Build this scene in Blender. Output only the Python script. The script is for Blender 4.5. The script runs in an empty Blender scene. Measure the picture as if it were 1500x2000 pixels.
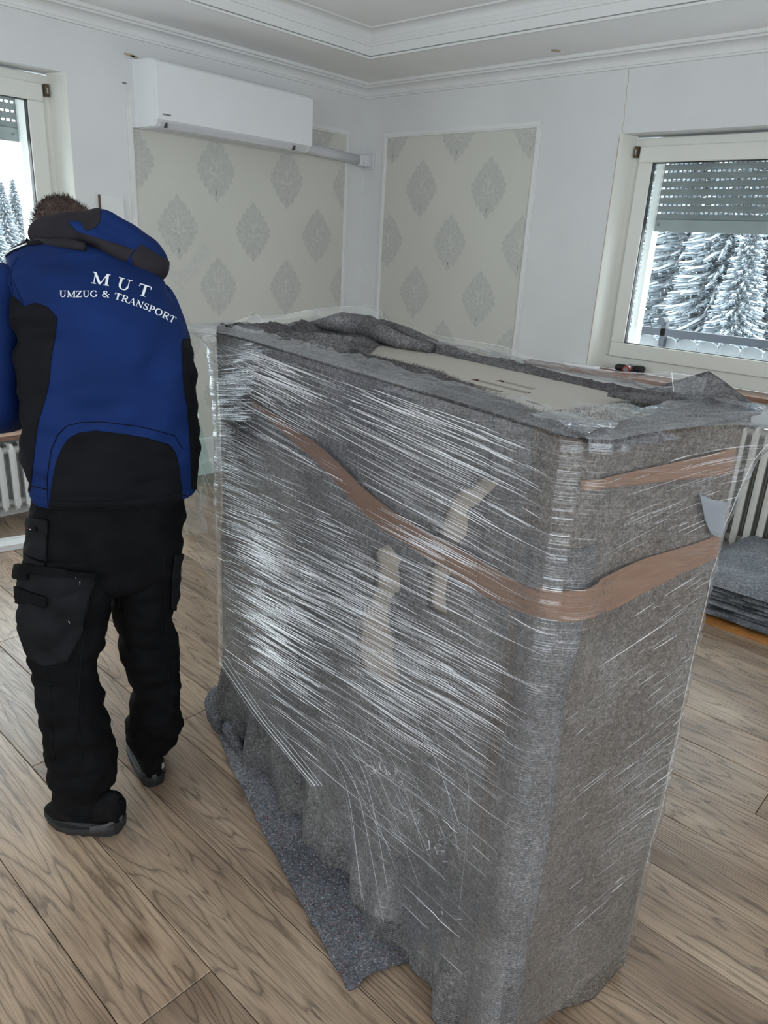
import bpy, bmesh, math, random
import numpy as np
from mathutils import Vector, Matrix, noise
from mathutils.bvhtree import BVHTree
random.seed(7)
SC = bpy.context.scene
COL = SC.collection
# ------------------------------------------------------------------ camera
FPX, YAW, PIT, ROL, CH = 1438.383, math.radians(41.949), math.radians(19.7064), math.radians(3.2788), 1.6
fw = Vector((math.cos(YAW)*math.cos(PIT), math.sin(YAW)*math.cos(PIT), -math.sin(PIT)))
r0 = Vector((math.sin(YAW), -math.cos(YAW), 0)); u0 = r0.cross(fw)
cR, sR = math.cos(ROL), math.sin(ROL)
RT = cR*r0 + sR*u0; UP = -sR*r0 + cR*u0
CAM = Vector((0, 0, CH))
cam = bpy.data.cameras.new('camera'); co = bpy.data.objects.new('camera', cam); COL.objects.link(co)
cam.sensor_fit = 'VERTICAL'; cam.sensor_height = 36; cam.lens = FPX/2000*36; cam.clip_start = .02; cam.clip_end = 500
co.matrix_world = Matrix(((RT.x, UP.x, -fw.x, 0), (RT.y, UP.y, -fw.y, 0), (RT.z, UP.z, -fw.z, CH), (0, 0, 0, 1)))
SC.camera = co
# ------------------------------------------------------------------ light
wd = bpy.data.worlds.new('world'); SC.world = wd; wd.use_nodes = True
wn = wd.node_tree; wn.nodes.clear()
wo = wn.nodes.new('ShaderNodeOutputWorld'); wb = wn.nodes.new('ShaderNodeBackground')
wb.inputs[0].default_value = (.90, .96, 1, 1); wb.inputs[1].default_value = 6.1
wn.links.new(wb.outputs[0], wo.inputs[0])
def portal(loc, direction, w, h):
    l = bpy.data.lights.new('daylight_portal', 'AREA'); l.shape = 'RECTANGLE'; l.size = w; l.size_y = h
    l.cycles.is_portal = True
    o = bpy.data.objects.new('daylight_portal', l); COL.objects.link(o)
    o.location = loc; o.rotation_euler = Vector(direction).to_track_quat('-Z', 'Y').to_euler()
SC.view_settings.view_transform = 'Standard'; SC.view_settings.look = 'None'
SC.view_settings.gamma = 1; SC.view_settings.use_curve_mapping = False
SC.view_settings.exposure = 0.0
SC.cycles.use_denoising = True
SC.cycles.max_bounces = 7; SC.cycles.diffuse_bounces = 4; SC.cycles.glossy_bounces = 3
SC.cycles.transparent_max_bounces = 24; SC.cycles.transmission_bounces = 3
SC.cycles.sample_clamp_indirect = 6
# ------------------------------------------------------------------ maths helpers
def ray(x, y):
    x, y = float(x), float(y); return (x-750)/FPX*RT - (y-1000)/FPX*UP + fw
def on(x, y, ax, val):
    d = ray(x, y); return CAM + d*((val-CAM[ax])/d[ax])
def onp(x, y, p0, n):
    d = ray(x, y); return CAM + d*((p0-CAM).dot(n)/d.dot(n))
def proj(p):
    d = Vector(p)-CAM; z = d.dot(fw); return (750+FPX*d.dot(RT)/z, 1000-FPX*d.dot(UP)/z)
def projn(P):
    d = P-np.array(CAM); z = d@np.array(fw)
    return np.stack([750+FPX*(d@np.array(RT))/z, 1000-FPX*(d@np.array(UP))/z], 1)
def sdpoly(pts, poly):
    """signed distance, positive inside"""
    pts = np.asarray(pts, float); poly = np.asarray(poly, float)
    d = np.full(len(pts), 1e18); ins = np.zeros(len(pts), bool)
    for i in range(len(poly)):
        a = poly[i]; b = poly[(i+1) % len(poly)]; e = b-a; w = pts-a
        t = np.clip((w@e)/max(e@e, 1e-12), 0, 1); q = w-t[:, None]*e
        d = np.minimum(d, (q**2).sum(1))
        c = (a[1] > pts[:, 1]) != (b[1] > pts[:, 1])
        with np.errstate(divide='ignore', invalid='ignore'):
            xx = (b[0]-a[0])*(pts[:, 1]-a[1])/(b[1]-a[1]+1e-15)+a[0]
        ins ^= c & (pts[:, 0] < xx)
    d = np.sqrt(d); return np.where(ins, d, -d)
def clip(V, F, sd, uv=None):
    """keep the region where sd > 0, cutting faces exactly along the line"""
    V = [Vector(v) for v in V]; nv = []; nuv = []; mp = {}; ec = {}; out = []
    def keep(i):
        if i not in mp:
            mp[i] = len(nv); nv.append(V[i]); nuv.append(uv[i] if uv is not None else (0, 0))
        return mp[i]
    def cut(i, j):
        k = (min(i, j), max(i, j))
        if k not in ec:
            t = sd[i]/(sd[i]-sd[j]); ec[k] = len(nv); nv.append(V[i].lerp(V[j], t))
            nuv.append(tuple(a+(b-a)*t for a, b in zip(uv[i], uv[j])) if uv is not None else (0, 0))
        return ec[k]
    for f in F:
        s = [sd[i] > 0 for i in f]
        if not any(s): continue
        poly = []
        for a in range(len(f)):
            i, j = f[a], f[(a+1) % len(f)]
            if sd[i] > 0: poly.append(keep(i))
            if (sd[i] > 0) != (sd[j] > 0): poly.append(cut(i, j))
        if len(poly) > 2: out.append(poly)
    return nv, out, nuv
def vnormals(V, F):
    N = [Vector((0, 0, 0)) for _ in V]
    for f in F:
        n = (V[f[1]]-V[f[0]]).cross(V[f[2]]-V[f[0]])
        if len(f) == 4: n += (V[f[2]]-V[f[0]]).cross(V[f[3]]-V[f[0]])
        for i in f: N[i] += n
    return [n.normalized() if n.length > 0 else Vector((0, 0, 1)) for n in N]
def cr(rows, n):
    """Catmull-Rom resample of a list of tuples"""
    R = np.array(rows, float); out = []; m = len(R)
    for k in range(n):
        t = k/(n-1)*(m-1); i = min(int(t), m-2); f = t-i
        p0 = R[max(i-1, 0)]; p1 = R[i]; p2 = R[i+1]; p3 = R[min(i+2, m-1)]
        out.append(.5*(2*p1+(p2-p0)*f+(2*p0-5*p1+4*p2-p3)*f*f+(3*p1-p0-3*p2+p3)*f**3))
    return np.array(out)
def nz(x, y=0., z=0., s=1., o=0.): return noise.noise(Vector((x*s+o, y*s+o*1.7, z*s-o*.6)))
# ------------------------------------------------------------------ object helpers
def wm(o):
    m = Matrix.LocRotScale(o.location, o.rotation_euler, o.scale)
    return (wm(o.parent) @ o.matrix_parent_inverse @ m) if o.parent else m
def par(o, parent):
    o.parent = parent; o.matrix_parent_inverse = wm(parent).inverted()
def mk(name, V, F, mat, parent=None, smooth=False, uv=None, kind=None, label=None, mods=None):
    me = bpy.data.meshes.new(name); me.from_pydata([tuple(v) for v in V], [], [tuple(f) for f in F])
    if uv is not None:
        ul = me.uv_layers.new(name='UVMap'); li = np.empty(len(me.loops), int); me.loops.foreach_get('vertex_index', li)
        ul.data.foreach_set('uv', np.asarray(uv, float)[li, :2].ravel())
    if smooth: me.polygons.foreach_set('use_smooth', [True]*len(me.polygons))
    me.materials.append(mat); me.update()
    o = bpy.data.objects.new(name, me); COL.objects.link(o)
    if parent: par(o, parent)
    if kind: o['kind'] = kind
    if label: o['label'] = label
    return o
def solid(o, t, off=-1): m = o.modifiers.new('solid', 'SOLIDIFY'); m.thickness = t; m.offset = off; return o
def bev(o, w, s=2):
    m = o.modifiers.new('bevel', 'BEVEL'); m.width = w; m.segments = s; m.limit_method = 'ANGLE'; m.angle_limit = .6; return o
def empty(name, loc, label, cat, group=None):
    o = bpy.data.objects.new(name, None); COL.objects.link(o); o.location = loc; o.empty_display_size = .1
    o['label'] = label; o['category'] = cat
    if group: o['group'] = group
    return o
def tag(o, label, cat, group=None):
    o['label'] = label; o['category'] = cat
    if group: o['group'] = group
    return o
def dup(o, loc=None, rotz=None):
    c = o.copy(); COL.objects.link(c)
    for ch in o.children:
        d = ch.copy(); COL.objects.link(d); d.parent = c
        for g in ch.children: e = g.copy(); COL.objects.link(e); e.parent = d
    if loc is not None: c.location = loc
    if rotz is not None: c.rotation_euler.z = rotz
    return c
class MB:
    def __init__(s): s.V = []; s.F = []
    def add(s, V, F):
        b = len(s.V); s.V += [Vector(v) for v in V]; s.F += [[i+b for i in f] for f in F]; return s
    def box(s, x0, x1, y0, y1, z0, z1, f=None):
        V = [(x, y, z) for z in (z0, z1) for y in (y0, y1) for x in (x0, x1)]
        if f: V = [f(*v) for v in V]
        return s.add(V, [(0, 2, 3, 1), (4, 5, 7, 6), (0, 1, 5, 4), (2, 6, 7, 3), (0, 4, 6, 2), (1, 3, 7, 5)])
    def tube(s, pts, rad, n=8, close=True):
        P = [Vector(p) for p in pts]; R = rad if hasattr(rad, '__len__') else [rad]*len(P); V = []; F = []
        up = Vector((0, 0, 1))
        for i, p in enumerate(P):
            t = (P[min(i+1, len(P)-1)]-P[max(i-1, 0)]).normalized()
            a = t.cross(up)
            if a.length < .05: a = t.cross(Vector((1, 0, 0)))
            a.normalize(); b = a.cross(t)
            for k in range(n):
                th = 2*math.pi*k/n; V.append(p+(a*math.cos(th)+b*math.sin(th))*R[i])
        for i in range(len(P)-1):
            for k in range(n): F.append((i*n+k, i*n+(k+1) % n, (i+1)*n+(k+1) % n, (i+1)*n+k))
        if close: F += [tuple(range(n))[::-1], tuple((len(P)-1)*n+k for k in range(n))]
        return s.add(V, F)
    def prism(s, prof, fa, fb):
        """profile points pushed through two placement functions"""
        n = len(prof); V = [fa(*p) for p in prof]+[fb(*p) for p in prof]
        F = [(i, (i+1) % n, n+(i+1) % n, n+i) for i in range(n)]+[tuple(range(n))[::-1], tuple(range(n, 2*n))]
        return s.add(V, F)
    def out(s, name, mat, parent=None, **k): return mk(name, s.V, s.F, mat, parent, **k)
# ------------------------------------------------------------------ materials
def newmat(name):
    m = bpy.data.materials.new(name); m.use_nodes = True; nt = m.node_tree
    return m, nt, nt.nodes['Principled BSDF'], nt.nodes['Material Output']
def L(nt, a, b): nt.links.new(a, b)
def node(nt, t, **k):
    n = nt.nodes.new(t)
    for a, v in k.items():
        if a.startswith('_'): n.inputs[int(a[1:])].default_value = v
        else: setattr(n, a, v)
    return n
def ramp(nt, fac, stops):
    r = nt.nodes.new('ShaderNodeValToRGB'); e = r.color_ramp.elements
    while len(e) < len(stops): e.new(.5)
    for x, (p, c) in zip(e, stops):
        x.position = p; x.color = (*c, 1) if len(c) == 3 else c
    L(nt, fac, r.inputs[0]); return r.outputs[0]
def mapped(nt, coord, scale=(1, 1, 1), rot=(0, 0, 0), rnd=0):
    t = nt.nodes.new('ShaderNodeTexCoord'); m = nt.nodes.new('ShaderNodeMapping')
    m.inputs['Scale'].default_value = scale; m.inputs['Rotation'].default_value = rot
    if rnd:
        oi = nt.nodes.new('ShaderNodeObjectInfo'); mu = node(nt, 'ShaderNodeMath', operation='MULTIPLY', _1=rnd)
        L(nt, oi.outputs['Random'], mu.inputs[0]); va = node(nt, 'ShaderNodeVectorMath', operation='ADD')
        L(nt, t.outputs[coord], va.inputs[0]); L(nt, mu.outputs[0], va.inputs[1]); L(nt, va.outputs[0], m.inputs[0])
    else: L(nt, t.outputs[coord], m.inputs[0])
    return m.outputs[0]
def noi(nt, vec, scale, detail=3, rough=.5, dist=0):
    n = nt.nodes.new('ShaderNodeTexNoise'); n.inputs['Scale'].default_value = scale; n.inputs['Detail'].default_value = detail
    n.inputs['Roughness'].default_value = rough; n.inputs['Distortion'].default_value = dist
    L(nt, vec, n.inputs['Vector']); return n.outputs[0]
def bump(nt, h, b, strength=.3, dist=.01):
    n = nt.nodes.new('ShaderNodeBump'); n.inputs['Strength'].default_value = strength; n.inputs['Distance'].default_value = dist
    L(nt, h, n.inputs['Height']); L(nt, n.outputs[0], b.inputs['Normal']); return n
def mixc(nt, fac, a, b):
    n = nt.nodes.new('ShaderNodeMix'); n.data_type = 'RGBA'
    for v, i in ((fac, 0), (a, 6), (b, 7)):
        if hasattr(v, 'links'): L(nt, v, n.inputs[i])
        else: n.inputs[i].default_value = v if i == 0 else (*v, 1)
    return n.outputs[2]
def flat(name, c, rough=.5, var=.05, scale=8, bs=0, bscale=200, metal=0, spec=.5):
    m, nt, b, o = newmat(name); v = mapped(nt, 'Object')
    n = noi(nt, v, scale)
    c2 = tuple(x*(1-var*2) for x in c); c1 = tuple(min(1, x*(1+var)) for x in c)
    L(nt, ramp(nt, n, [(.3, c2), (.7, c1)]), b.inputs['Base Color'])
    b.inputs['Roughness'].default_value = rough; b.inputs['Metallic'].default_value = metal
    b.inputs['Specular IOR Level'].default_value = spec
    if bs: bump(nt, noi(nt, v, bscale, 4), b, bs, .004)
    return m
M = {}
M['wall'] = flat('wall_paint', (.72, .735, .74), .75, .03, 1.6, .25, 260)
M['ceil'] = flat('ceiling_paint', (.90, .90, .895), .8, .02, 1.2, .1, 200)
M['trim'] = flat('trim_paint', (.76, .77, .765), .5, .02, 3)
M['frame'] = flat('upvc', (.73, .74, .69), .35, .015, 3)
M['acw'] = flat('ac_plastic', (.78, .80, .82), .35, .01, 3)
M['duct'] = flat('duct_plastic', (.66, .67, .70), .4, .02, 3)
M['rad'] = flat('radiator_enamel', (.70, .69, .65), .35, .04, 6)
M['radw'] = flat('radiator_white', (.74, .76, .75), .35, .03, 6)
M['black'] = flat('black_rubber', (.012, .012, .014), .5, .1, 20)
M['dark'] = flat('dark_grey', (.05, .052, .056), .5, .1, 20)
M['grey'] = flat('mid_grey', (.20, .205, .21), .5, .05, 20)
M['led'] = flat('light_channel', (.30, .30, .29), .4, .1, 20)
M['white'] = flat('white_plastic', (.8, .8, .8), .4, .02, 10)
M['print'] = flat('white_print', (.82, .87, .92), .6, .02, 30)
M['red'] = flat('red_plastic', (.5, .02, .02), .4, .05, 20)
M['steel'] = flat('steel', (.5, .5, .5), .3, .05, 20, metal=1)
M['brass'] = flat('worn_brown_metal', (.12, .075, .04), .5, .3, 120)
M['slat'] = flat('shutter_slat', (.25, .27, .275), .45, .08, 12)
M['shrail'] = flat('shutter_rail', (.34, .37, .37), .4, .05, 12)
M['pale'] = flat('pale_board', (.26, .27, .28), .6, .1, 20)
M['rail'] = flat('railing_paint', (.028, .034, .046), .5, .08, 9)
M['orange'] = flat('orange_cardboard', (.46, .20, .055), .6, .15, 14, .4, 60)
M['cream'] = flat('cream_laminate', (.50, .475, .42), .38, .02, 3)
M['creamd'] = flat('cabinet_side', (.46, .40, .33), .5, .05, 3)
M['slot'] = flat('slot_edge', (.09, .045, .02), .6, .2, 40)
M['blue'] = flat('jacket_blue', (.0065, .0235, .112), .75, .12, 5, .25, 900, spec=.12)
M['jblack'] = flat('jacket_black', (.0065, .0068, .009), .8, .15, 8, .25, 900, spec=.12)
M['hoodin'] = flat('hood_charcoal', (.022, .02, .026), .8, .15, 8, .2, 900, spec=.2)
M['pants'] = flat('workwear_black', (.0048, .005, .006), .8, .25, 14, .35, 1200, spec=.12)
M['pants2'] = flat('workwear_panel', (.0085, .009, .0112), .75, .2, 14, .35, 1200, spec=.15)
M['skin'] = flat('skin', (.52, .30, .22), .5, .06, 12, .1, 300)
M['hair'] = None
M['shoe'] = flat('shoe_mesh', (.006, .006, .007), .8, .2, 60, .5, 700, spec=.15)
M['sole'] = flat('shoe_sole', (.016, .017, .019), .6, .15, 40)
M['soleg'] = flat('shoe_heel_grey', (.05, .053, .057), .6, .15, 40)
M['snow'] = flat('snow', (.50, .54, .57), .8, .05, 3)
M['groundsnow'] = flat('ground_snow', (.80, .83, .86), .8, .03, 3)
M['needles'] = flat('needles', (.20, .24, .27), .9, .3, 4)
M['bark'] = flat('bark', (.06, .055, .055), .9, .3, 6)
M['sill'] = flat('sill_wood', (.20, .105, .07), .35, .25, 6)
# hair
m, nt, b, o = newmat('dark_brown_hair'); v = mapped(nt, 'Object', (60, 60, 9))
L(nt, ramp(nt, noi(nt, v, 5, 4), [(.3, (.030, .019, .016)), (.7, (.11, .07, .058))]), b.inputs['Base Color'])
b.inputs['Roughness'].default_value = .55; bump(nt, noi(nt, v, 6, 4), b, .7, .004); M['hair'] = m
# oak plank
def oak(name, tint=1.0, axis=1):
    m, nt, b, o = newmat(name)
    # low, stretched noise whose contour lines give the cathedral grain
    v1 = mapped(nt, 'Object', (4.6, .42, 1), rnd=37)
    n1 = noi(nt, v1, 1.5, 2.5, .45, .35)
    k = node(nt, 'ShaderNodeMath', operation='MULTIPLY', _1=23.0)
    nj = node(nt, 'ShaderNodeMath', operation='MULTIPLY_ADD', _1=.022); L(nt, noi(nt, mapped(nt, 'Object', (60, 14, 1), rnd=23), 1, 3, .6), nj.inputs[0]); L(nt, n1, nj.inputs[2]); L(nt, nj.outputs[0], k.inputs[0])
    fr = node(nt, 'ShaderNodeMath', operation='FRACT'); L(nt, k.outputs[0], fr.inputs[0])
    line = ramp(nt, fr.outputs[0], [(0, (.12,)*3), (.07, (.42,)*3), (.2, (.9,)*3), (.6, (1,)*3), (.93, (.8,)*3), (1, (.12,)*3)])
    v2 = mapped(nt, 'Object', (260, 7, 1), rnd=11); pores = noi(nt, v2, 1, 3, .6)
    pr = ramp(nt, pores, [(.36, (.36,)*3), (.54, (1.08,)*3)])
    v3 = mapped(nt, 'Object', (3, .9, 1), rnd=53); tone = noi(nt, v3, 1.3, 3, .55)
    base = ramp(nt, tone, [(.28, (.17*tint, .110*tint, .072*tint)), (.5, (.40*tint, .290*tint, .203*tint)), (.72, (.57*tint, .435*tint, .315*tint))])
    oi = nt.nodes.new('ShaderNodeObjectInfo')
    rt = ramp(nt, oi.outputs['Random'], [(0, (.80, .80, .80)), (.5, (1, 1, 1)), (1, (1.0, .97, .94))])
    def mul(a, c, f=1.0):
        n = nt.nodes.new('ShaderNodeMix'); n.data_type = 'RGBA'; n.blend_type = 'MULTIPLY'; n.inputs[0].default_value = f
        L(nt, a, n.inputs[6]); L(nt, c, n.inputs[7]); return n.outputs[2]
    c = mul(base, line, .62); c = mul(c, pr, .5); c = mul(c, rt)
    # knots
    vk = mapped(nt, 'Object', (2.4, 1.0, 1), rnd=91); vo = nt.nodes.new('ShaderNodeTexVoronoi'); vo.inputs['Scale'].default_value = 1.5
    wv = node(nt, 'ShaderNodeMix'); L(nt, vk, vo.inputs['Vector'])
    kn = ramp(nt, vo.outputs['Distance'], [(.02, (.25, .2, .17)), (.07, (.7, .66, .62)), (.12, (1, 1, 1))])
    c = mul(c, kn, .8)
    L(nt, c, b.inputs['Base Color'])
    L(nt, ramp(nt, pores, [(.3, (.42,)*3), (.7, (.24,)*3)]), b.inputs['Roughness'])
    ad = node(nt, 'ShaderNodeMath', operation='ADD'); L(nt, line, ad.inputs[0]); L(nt, pores, ad.inputs[1])
    bump(nt, ad.outputs[0], b, .22, .002); b.inputs['Specular IOR Level'].default_value = .5
    return m
M['oak'] = oak('brushed_oak')
# felted moving blanket
def felt(name, cols, scale=1., fiber=1.0, knit=0, coord='Object'):
    m, nt, b, o = newmat(name); v = mapped(nt, coord, rnd=5)
    big = noi(nt, v, 5*scale, 3, .55, .3); mid = noi(nt, v, 110*scale, 3, .7, 1.2); fine = noi(nt, v, 420*scale, 2, .7, 2.5)
    c = ramp(nt, big, [(.3, cols[0]), (.52, cols[1]), (.72, cols[2])])
    def mul(a, cc, f=1.0, t='MULTIPLY'):
        n = nt.nodes.new('ShaderNodeMix'); n.data_type = 'RGBA'; n.blend_type = t; n.inputs[0].default_value = f
        L(nt, a, n.inputs[6]); L(nt, cc, n.inputs[7]); return n.outputs[2]
    c = mul(c, ramp(nt, mid, [(.34, (.42,)*3), (.5, (.95,)*3), (.66, (1.75, 1.75, 1.8))]), .8*fiber)
    c = mul(c, ramp(nt, fine, [(.35, (.45,)*3), (.5, (1,)*3), (.64, (2.1,)*3)]), .75*fiber)
    if len(cols) > 3:    # flecks of reclaimed fibre
        vo = nt.nodes.new('ShaderNodeTexVoronoi'); vo.inputs['Scale'].default_value = 330*scale; L(nt, v, vo.inputs['Vector'])
        se = nt.nodes.new('ShaderNodeSeparateColor'); L(nt, vo.outputs['Color'], se.inputs[0])
        g = ramp(nt, se.outputs[0], [(.80, (0, 0, 0)), (.84, (1, 1, 1))])
        fc = ramp(nt, se.outputs[1], [(0, cols[3]), (.4, cols[4]), (.7, cols[5]), (1, cols[3])])
        c = mixc(nt, g, c, fc)
    L(nt, c, b.inputs['Base Color']); b.inputs['Roughness'].default_value = .95; b.inputs['Specular IOR Level'].default_value = .12
    ad = node(nt, 'ShaderNodeMath', operation='ADD'); L(nt, mid, ad.inputs[0]); L(nt, fine, ad.inputs[1]); h = ad.outputs[0]
    if knit:
        w = nt.nodes.new('ShaderNodeTexWave'); w.inputs['Scale'].default_value = 60; w.bands_direction = 'Z'; w.inputs['Distortion'].default_value = 1.5
        L(nt, v, w.inputs['Vector']); a2 = node(nt, 'ShaderNodeMath', operation='ADD'); L(nt, h, a2.inputs[0]); L(nt, w.outputs['Fac'], a2.inputs[1]); h = a2.outputs[0]
    bump(nt, h, b, .75, .005)
    return m
M['feltA'] = felt('felt_grey', [(.12, .12, .125), (.19, .185, .182), (.27, .267, .268)], knit=1)
M['feltB'] = felt('felt_brown_grey', [(.14, .115, .098), (.18, .16, .14), (.24, .225, .21)])
M['feltC'] = felt('felt_blue_grey', [(.13, .138, .152), (.19, .197, .213), (.26, .268, .282), (.55, .56, .6), (.20, .05, .05), (.03, .13, .2)], knit=1)
M['feltD'] = felt('felt_stack', [(.20, .215, .235), (.28, .295, .32), (.37, .39, .41)])
M['feltE'] = felt('felt_rim', [(.12, .115, .12), (.19, .185, .19), (.27, .265, .27)])
# packing tape
m, nt, b, o = newmat('packing_tape'); v = mapped(nt, 'UV', (2, 60, 1))
L(nt, ramp(nt, noi(nt, v, 3), [(.3, (.19, .105, .066)), (.7, (.245, .14, .09))]), b.inputs['Base Color'])
b.inputs['Roughness'].default_value = .22; bump(nt, noi(nt, v, 5), b, .2, .004); M['tape'] = m
m, nt, b, o = newmat('wallpaper'); v = mapped(nt, 'Object')
L(nt, ramp(nt, noi(nt, v, 1.3), [(.3, (.60, .60, .545)), (.7, (.635, .635, .585))]), b.inputs['Base Color'])
b.inputs['Roughness'].default_value = .6; bump(nt, noi(nt, mapped(nt, 'Object', (3, 3, 200)), 3), b, .12, .003); M['paper'] = m
m, nt, b, o = newmat('damask_print'); v = mapped(nt, 'Object')
L(nt, ramp(nt, noi(nt, v, 45, 3, .7), [(.35, (.49, .495, .46)), (.65, (.565, .57, .535))]), b.inputs['Base Color'])
b.inputs['Roughness'].default_value = .45; bump(nt, noi(nt, v, 500, 2), b, .3, .002); M['damask'] = m
m = M['damask'].copy(); m.name = 'damask_vine'; e = [n for n in m.node_tree.nodes if n.type == 'VALTORGB'][0].color_ramp.elements
e[0].color = (.56, .56, .525, 1); e[1].color = (.63, .63, .6, 1); M['vine'] = m
def schlick(nt, nrm=None, add=.04):
    lw = nt.nodes.new('ShaderNodeLayerWeight'); lw.inputs['Blend'].default_value = .5
    if nrm is not None: L(nt, nrm, lw.inputs['Normal'])
    p = node(nt, 'ShaderNodeMath', operation='POWER', _1=5.0); L(nt, lw.outputs['Facing'], p.inputs[0])
    a = node(nt, 'ShaderNodeMath', operation='MULTIPLY_ADD', _1=.95, _2=add); a.use_clamp = True; L(nt, p.outputs[0], a.inputs[0]); return a
def glassmat(name, tint=(.96, .985, .975), refl=.9, rough=0.0, add=0.0):
    m, nt, b, o = newmat(name); nt.nodes.remove(b)
    t = node(nt, 'ShaderNodeBsdfTransparent', _0=(*tint, 1)); g = node(nt, 'ShaderNodeBsdfGlossy', _0=(refl, refl, refl, 1)); g.inputs['Roughness'].default_value = rough
    a = schlick(nt, None, .04+add)
    x = nt.nodes.new('ShaderNodeMixShader'); L(nt, a.outputs[0], x.inputs[0]); L(nt, t.outputs[0], x.inputs[1]); L(nt, g.outputs[0], x.inputs[2])
    L(nt, x.outputs[0], o.inputs[0]); return m
M['glass'] = glassmat('window_glass', (.95, .98, .98)); M['greenglass'] = glassmat('float_glass', (.86, .95, .92), add=.03)
# stretch film: clear, glossy, finely pleated along the pull (uv = metres along the wrap, height)
def film(name, ang, haze=.06, base=.03, strk=.9, lines=(2.2, 330), rough=.10):
    m, nt, b, o = newmat(name); nt.nodes.remove(b)
    v = mapped(nt, 'UV', (lines[0], lines[1], 1), (0, 0, 0))
    # rotate first, scale afterwards
    mp0 = nt.nodes.new('ShaderNodeMapping'); tc = nt.nodes.new('ShaderNodeTexCoord'); mp0.inputs['Rotation'].default_value = (0, 0, ang)
    L(nt, tc.outputs['UV'], mp0.inputs[0]); mp = [n for n in nt.nodes if n.type == 'MAPPING'][0]; L(nt, mp0.outputs[0], mp.inputs[0])
    pl = noi(nt, mp.outputs[0], 1, 2, .5); 
    v2 = nt.nodes.new('ShaderNodeMapping'); v2.inputs['Scale'].default_value = (1.3, 16, 1); L(nt, mp0.outputs[0], v2.inputs[0]); pl2 = noi(nt, v2.outputs[0], 1, 3, .6)
    patch = ramp(nt, noi(nt, mp0.outputs[0], 5, 2), [(.40, (0,)*3), (.62, (1,)*3)])
    bp = nt.nodes.new('ShaderNodeBump'); bp.inputs['Strength'].default_value = strk; bp.inputs['Distance'].default_value = .0016; L(nt, pl, bp.inputs['Height'])
    bp2 = nt.nodes.new('ShaderNodeBump'); bp2.inputs['Strength'].default_value = .8; bp2.inputs['Distance'].default_value = .012; L(nt, pl2, bp2.inputs['Height']); L(nt, bp.outputs[0], bp2.inputs['Normal'])
    g = node(nt, 'ShaderNodeBsdfGlossy', _0=(.95, .97, 1, 1)); g.inputs['Roughness'].default_value = rough; L(nt, bp2.outputs[0], g.inputs['Normal'])
    t = node(nt, 'ShaderNodeBsdfTransparent', _0=(.965, .97, .98, 1)); d = node(nt, 'ShaderNodeBsdfDiffuse', _0=(.75, .78, .82, 1))
    fr = schlick(nt, bp2.outputs[0])
    lin = ramp(nt, pl, [(.52, (0,)*3), (.68, (1,)*3)]); lm = node(nt, 'ShaderNodeMath', operation='MULTIPLY'); L(nt, lin, lm.inputs[0]); L(nt, patch, lm.inputs[1])
    lw = node(nt, 'ShaderNodeMath', operation='MULTIPLY_ADD', _1=.16, _2=base); L(nt, lm.outputs[0], lw.inputs[0])
    ad = node(nt, 'ShaderNodeMath', operation='ADD'); ad.use_clamp = True; L(nt, fr.outputs[0], ad.inputs[0]); L(nt, lw.outputs[0], ad.inputs[1])
    m1 = nt.nodes.new('ShaderNodeMixShader'); hz = node(nt, 'ShaderNodeMath', operation='MULTIPLY_ADD', _1=.10, _2=haze); L(nt, lm.outputs[0], hz.inputs[0])
    L(nt, hz.outputs[0], m1.inputs[0]); L(nt, t.outputs[0], m1.inputs[1]); L(nt, d.outputs[0], m1.inputs[2])
    m2 = nt.nodes.new('ShaderNodeMixShader'); L(nt, ad.outputs[0], m2.inputs[0]); L(nt, m1.outputs[0], m2.inputs[1]); L(nt, g.outputs[0], m2.inputs[2])
    L(nt, m2.outputs[0], o.inputs[0]); return m
M['film'] = film('stretch_film', math.radians(-11)); M['filmtop'] = film('stretch_film_top', 0, haze=.035, base=.05, lines=(2, 240), rough=.06)
M['filmS'] = film('stretch_film_side', math.radians(9), haze=.035, base=.0, strk=.5)
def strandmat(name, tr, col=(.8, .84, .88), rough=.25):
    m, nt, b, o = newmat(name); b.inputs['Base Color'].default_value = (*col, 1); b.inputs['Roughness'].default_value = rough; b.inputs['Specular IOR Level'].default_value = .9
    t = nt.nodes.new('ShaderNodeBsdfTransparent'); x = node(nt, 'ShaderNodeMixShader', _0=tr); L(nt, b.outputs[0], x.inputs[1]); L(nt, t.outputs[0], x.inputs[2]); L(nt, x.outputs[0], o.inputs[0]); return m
M['strand'] = strandmat('film_fold_glint', .08, (.95, .97, 1)); M['strandf'] = strandmat('film_fold_glint_faint', .5, (.9, .93, .97)); M['frost'] = strandmat('crumpled_film', .62); M['clear'] = strandmat('clear_scrap', .88)  # strand whites stand in for light glinting on the film
M['whitepatch'] = strandmat('paper_patch', .5, (.30, .33, .38), .5)
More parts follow.
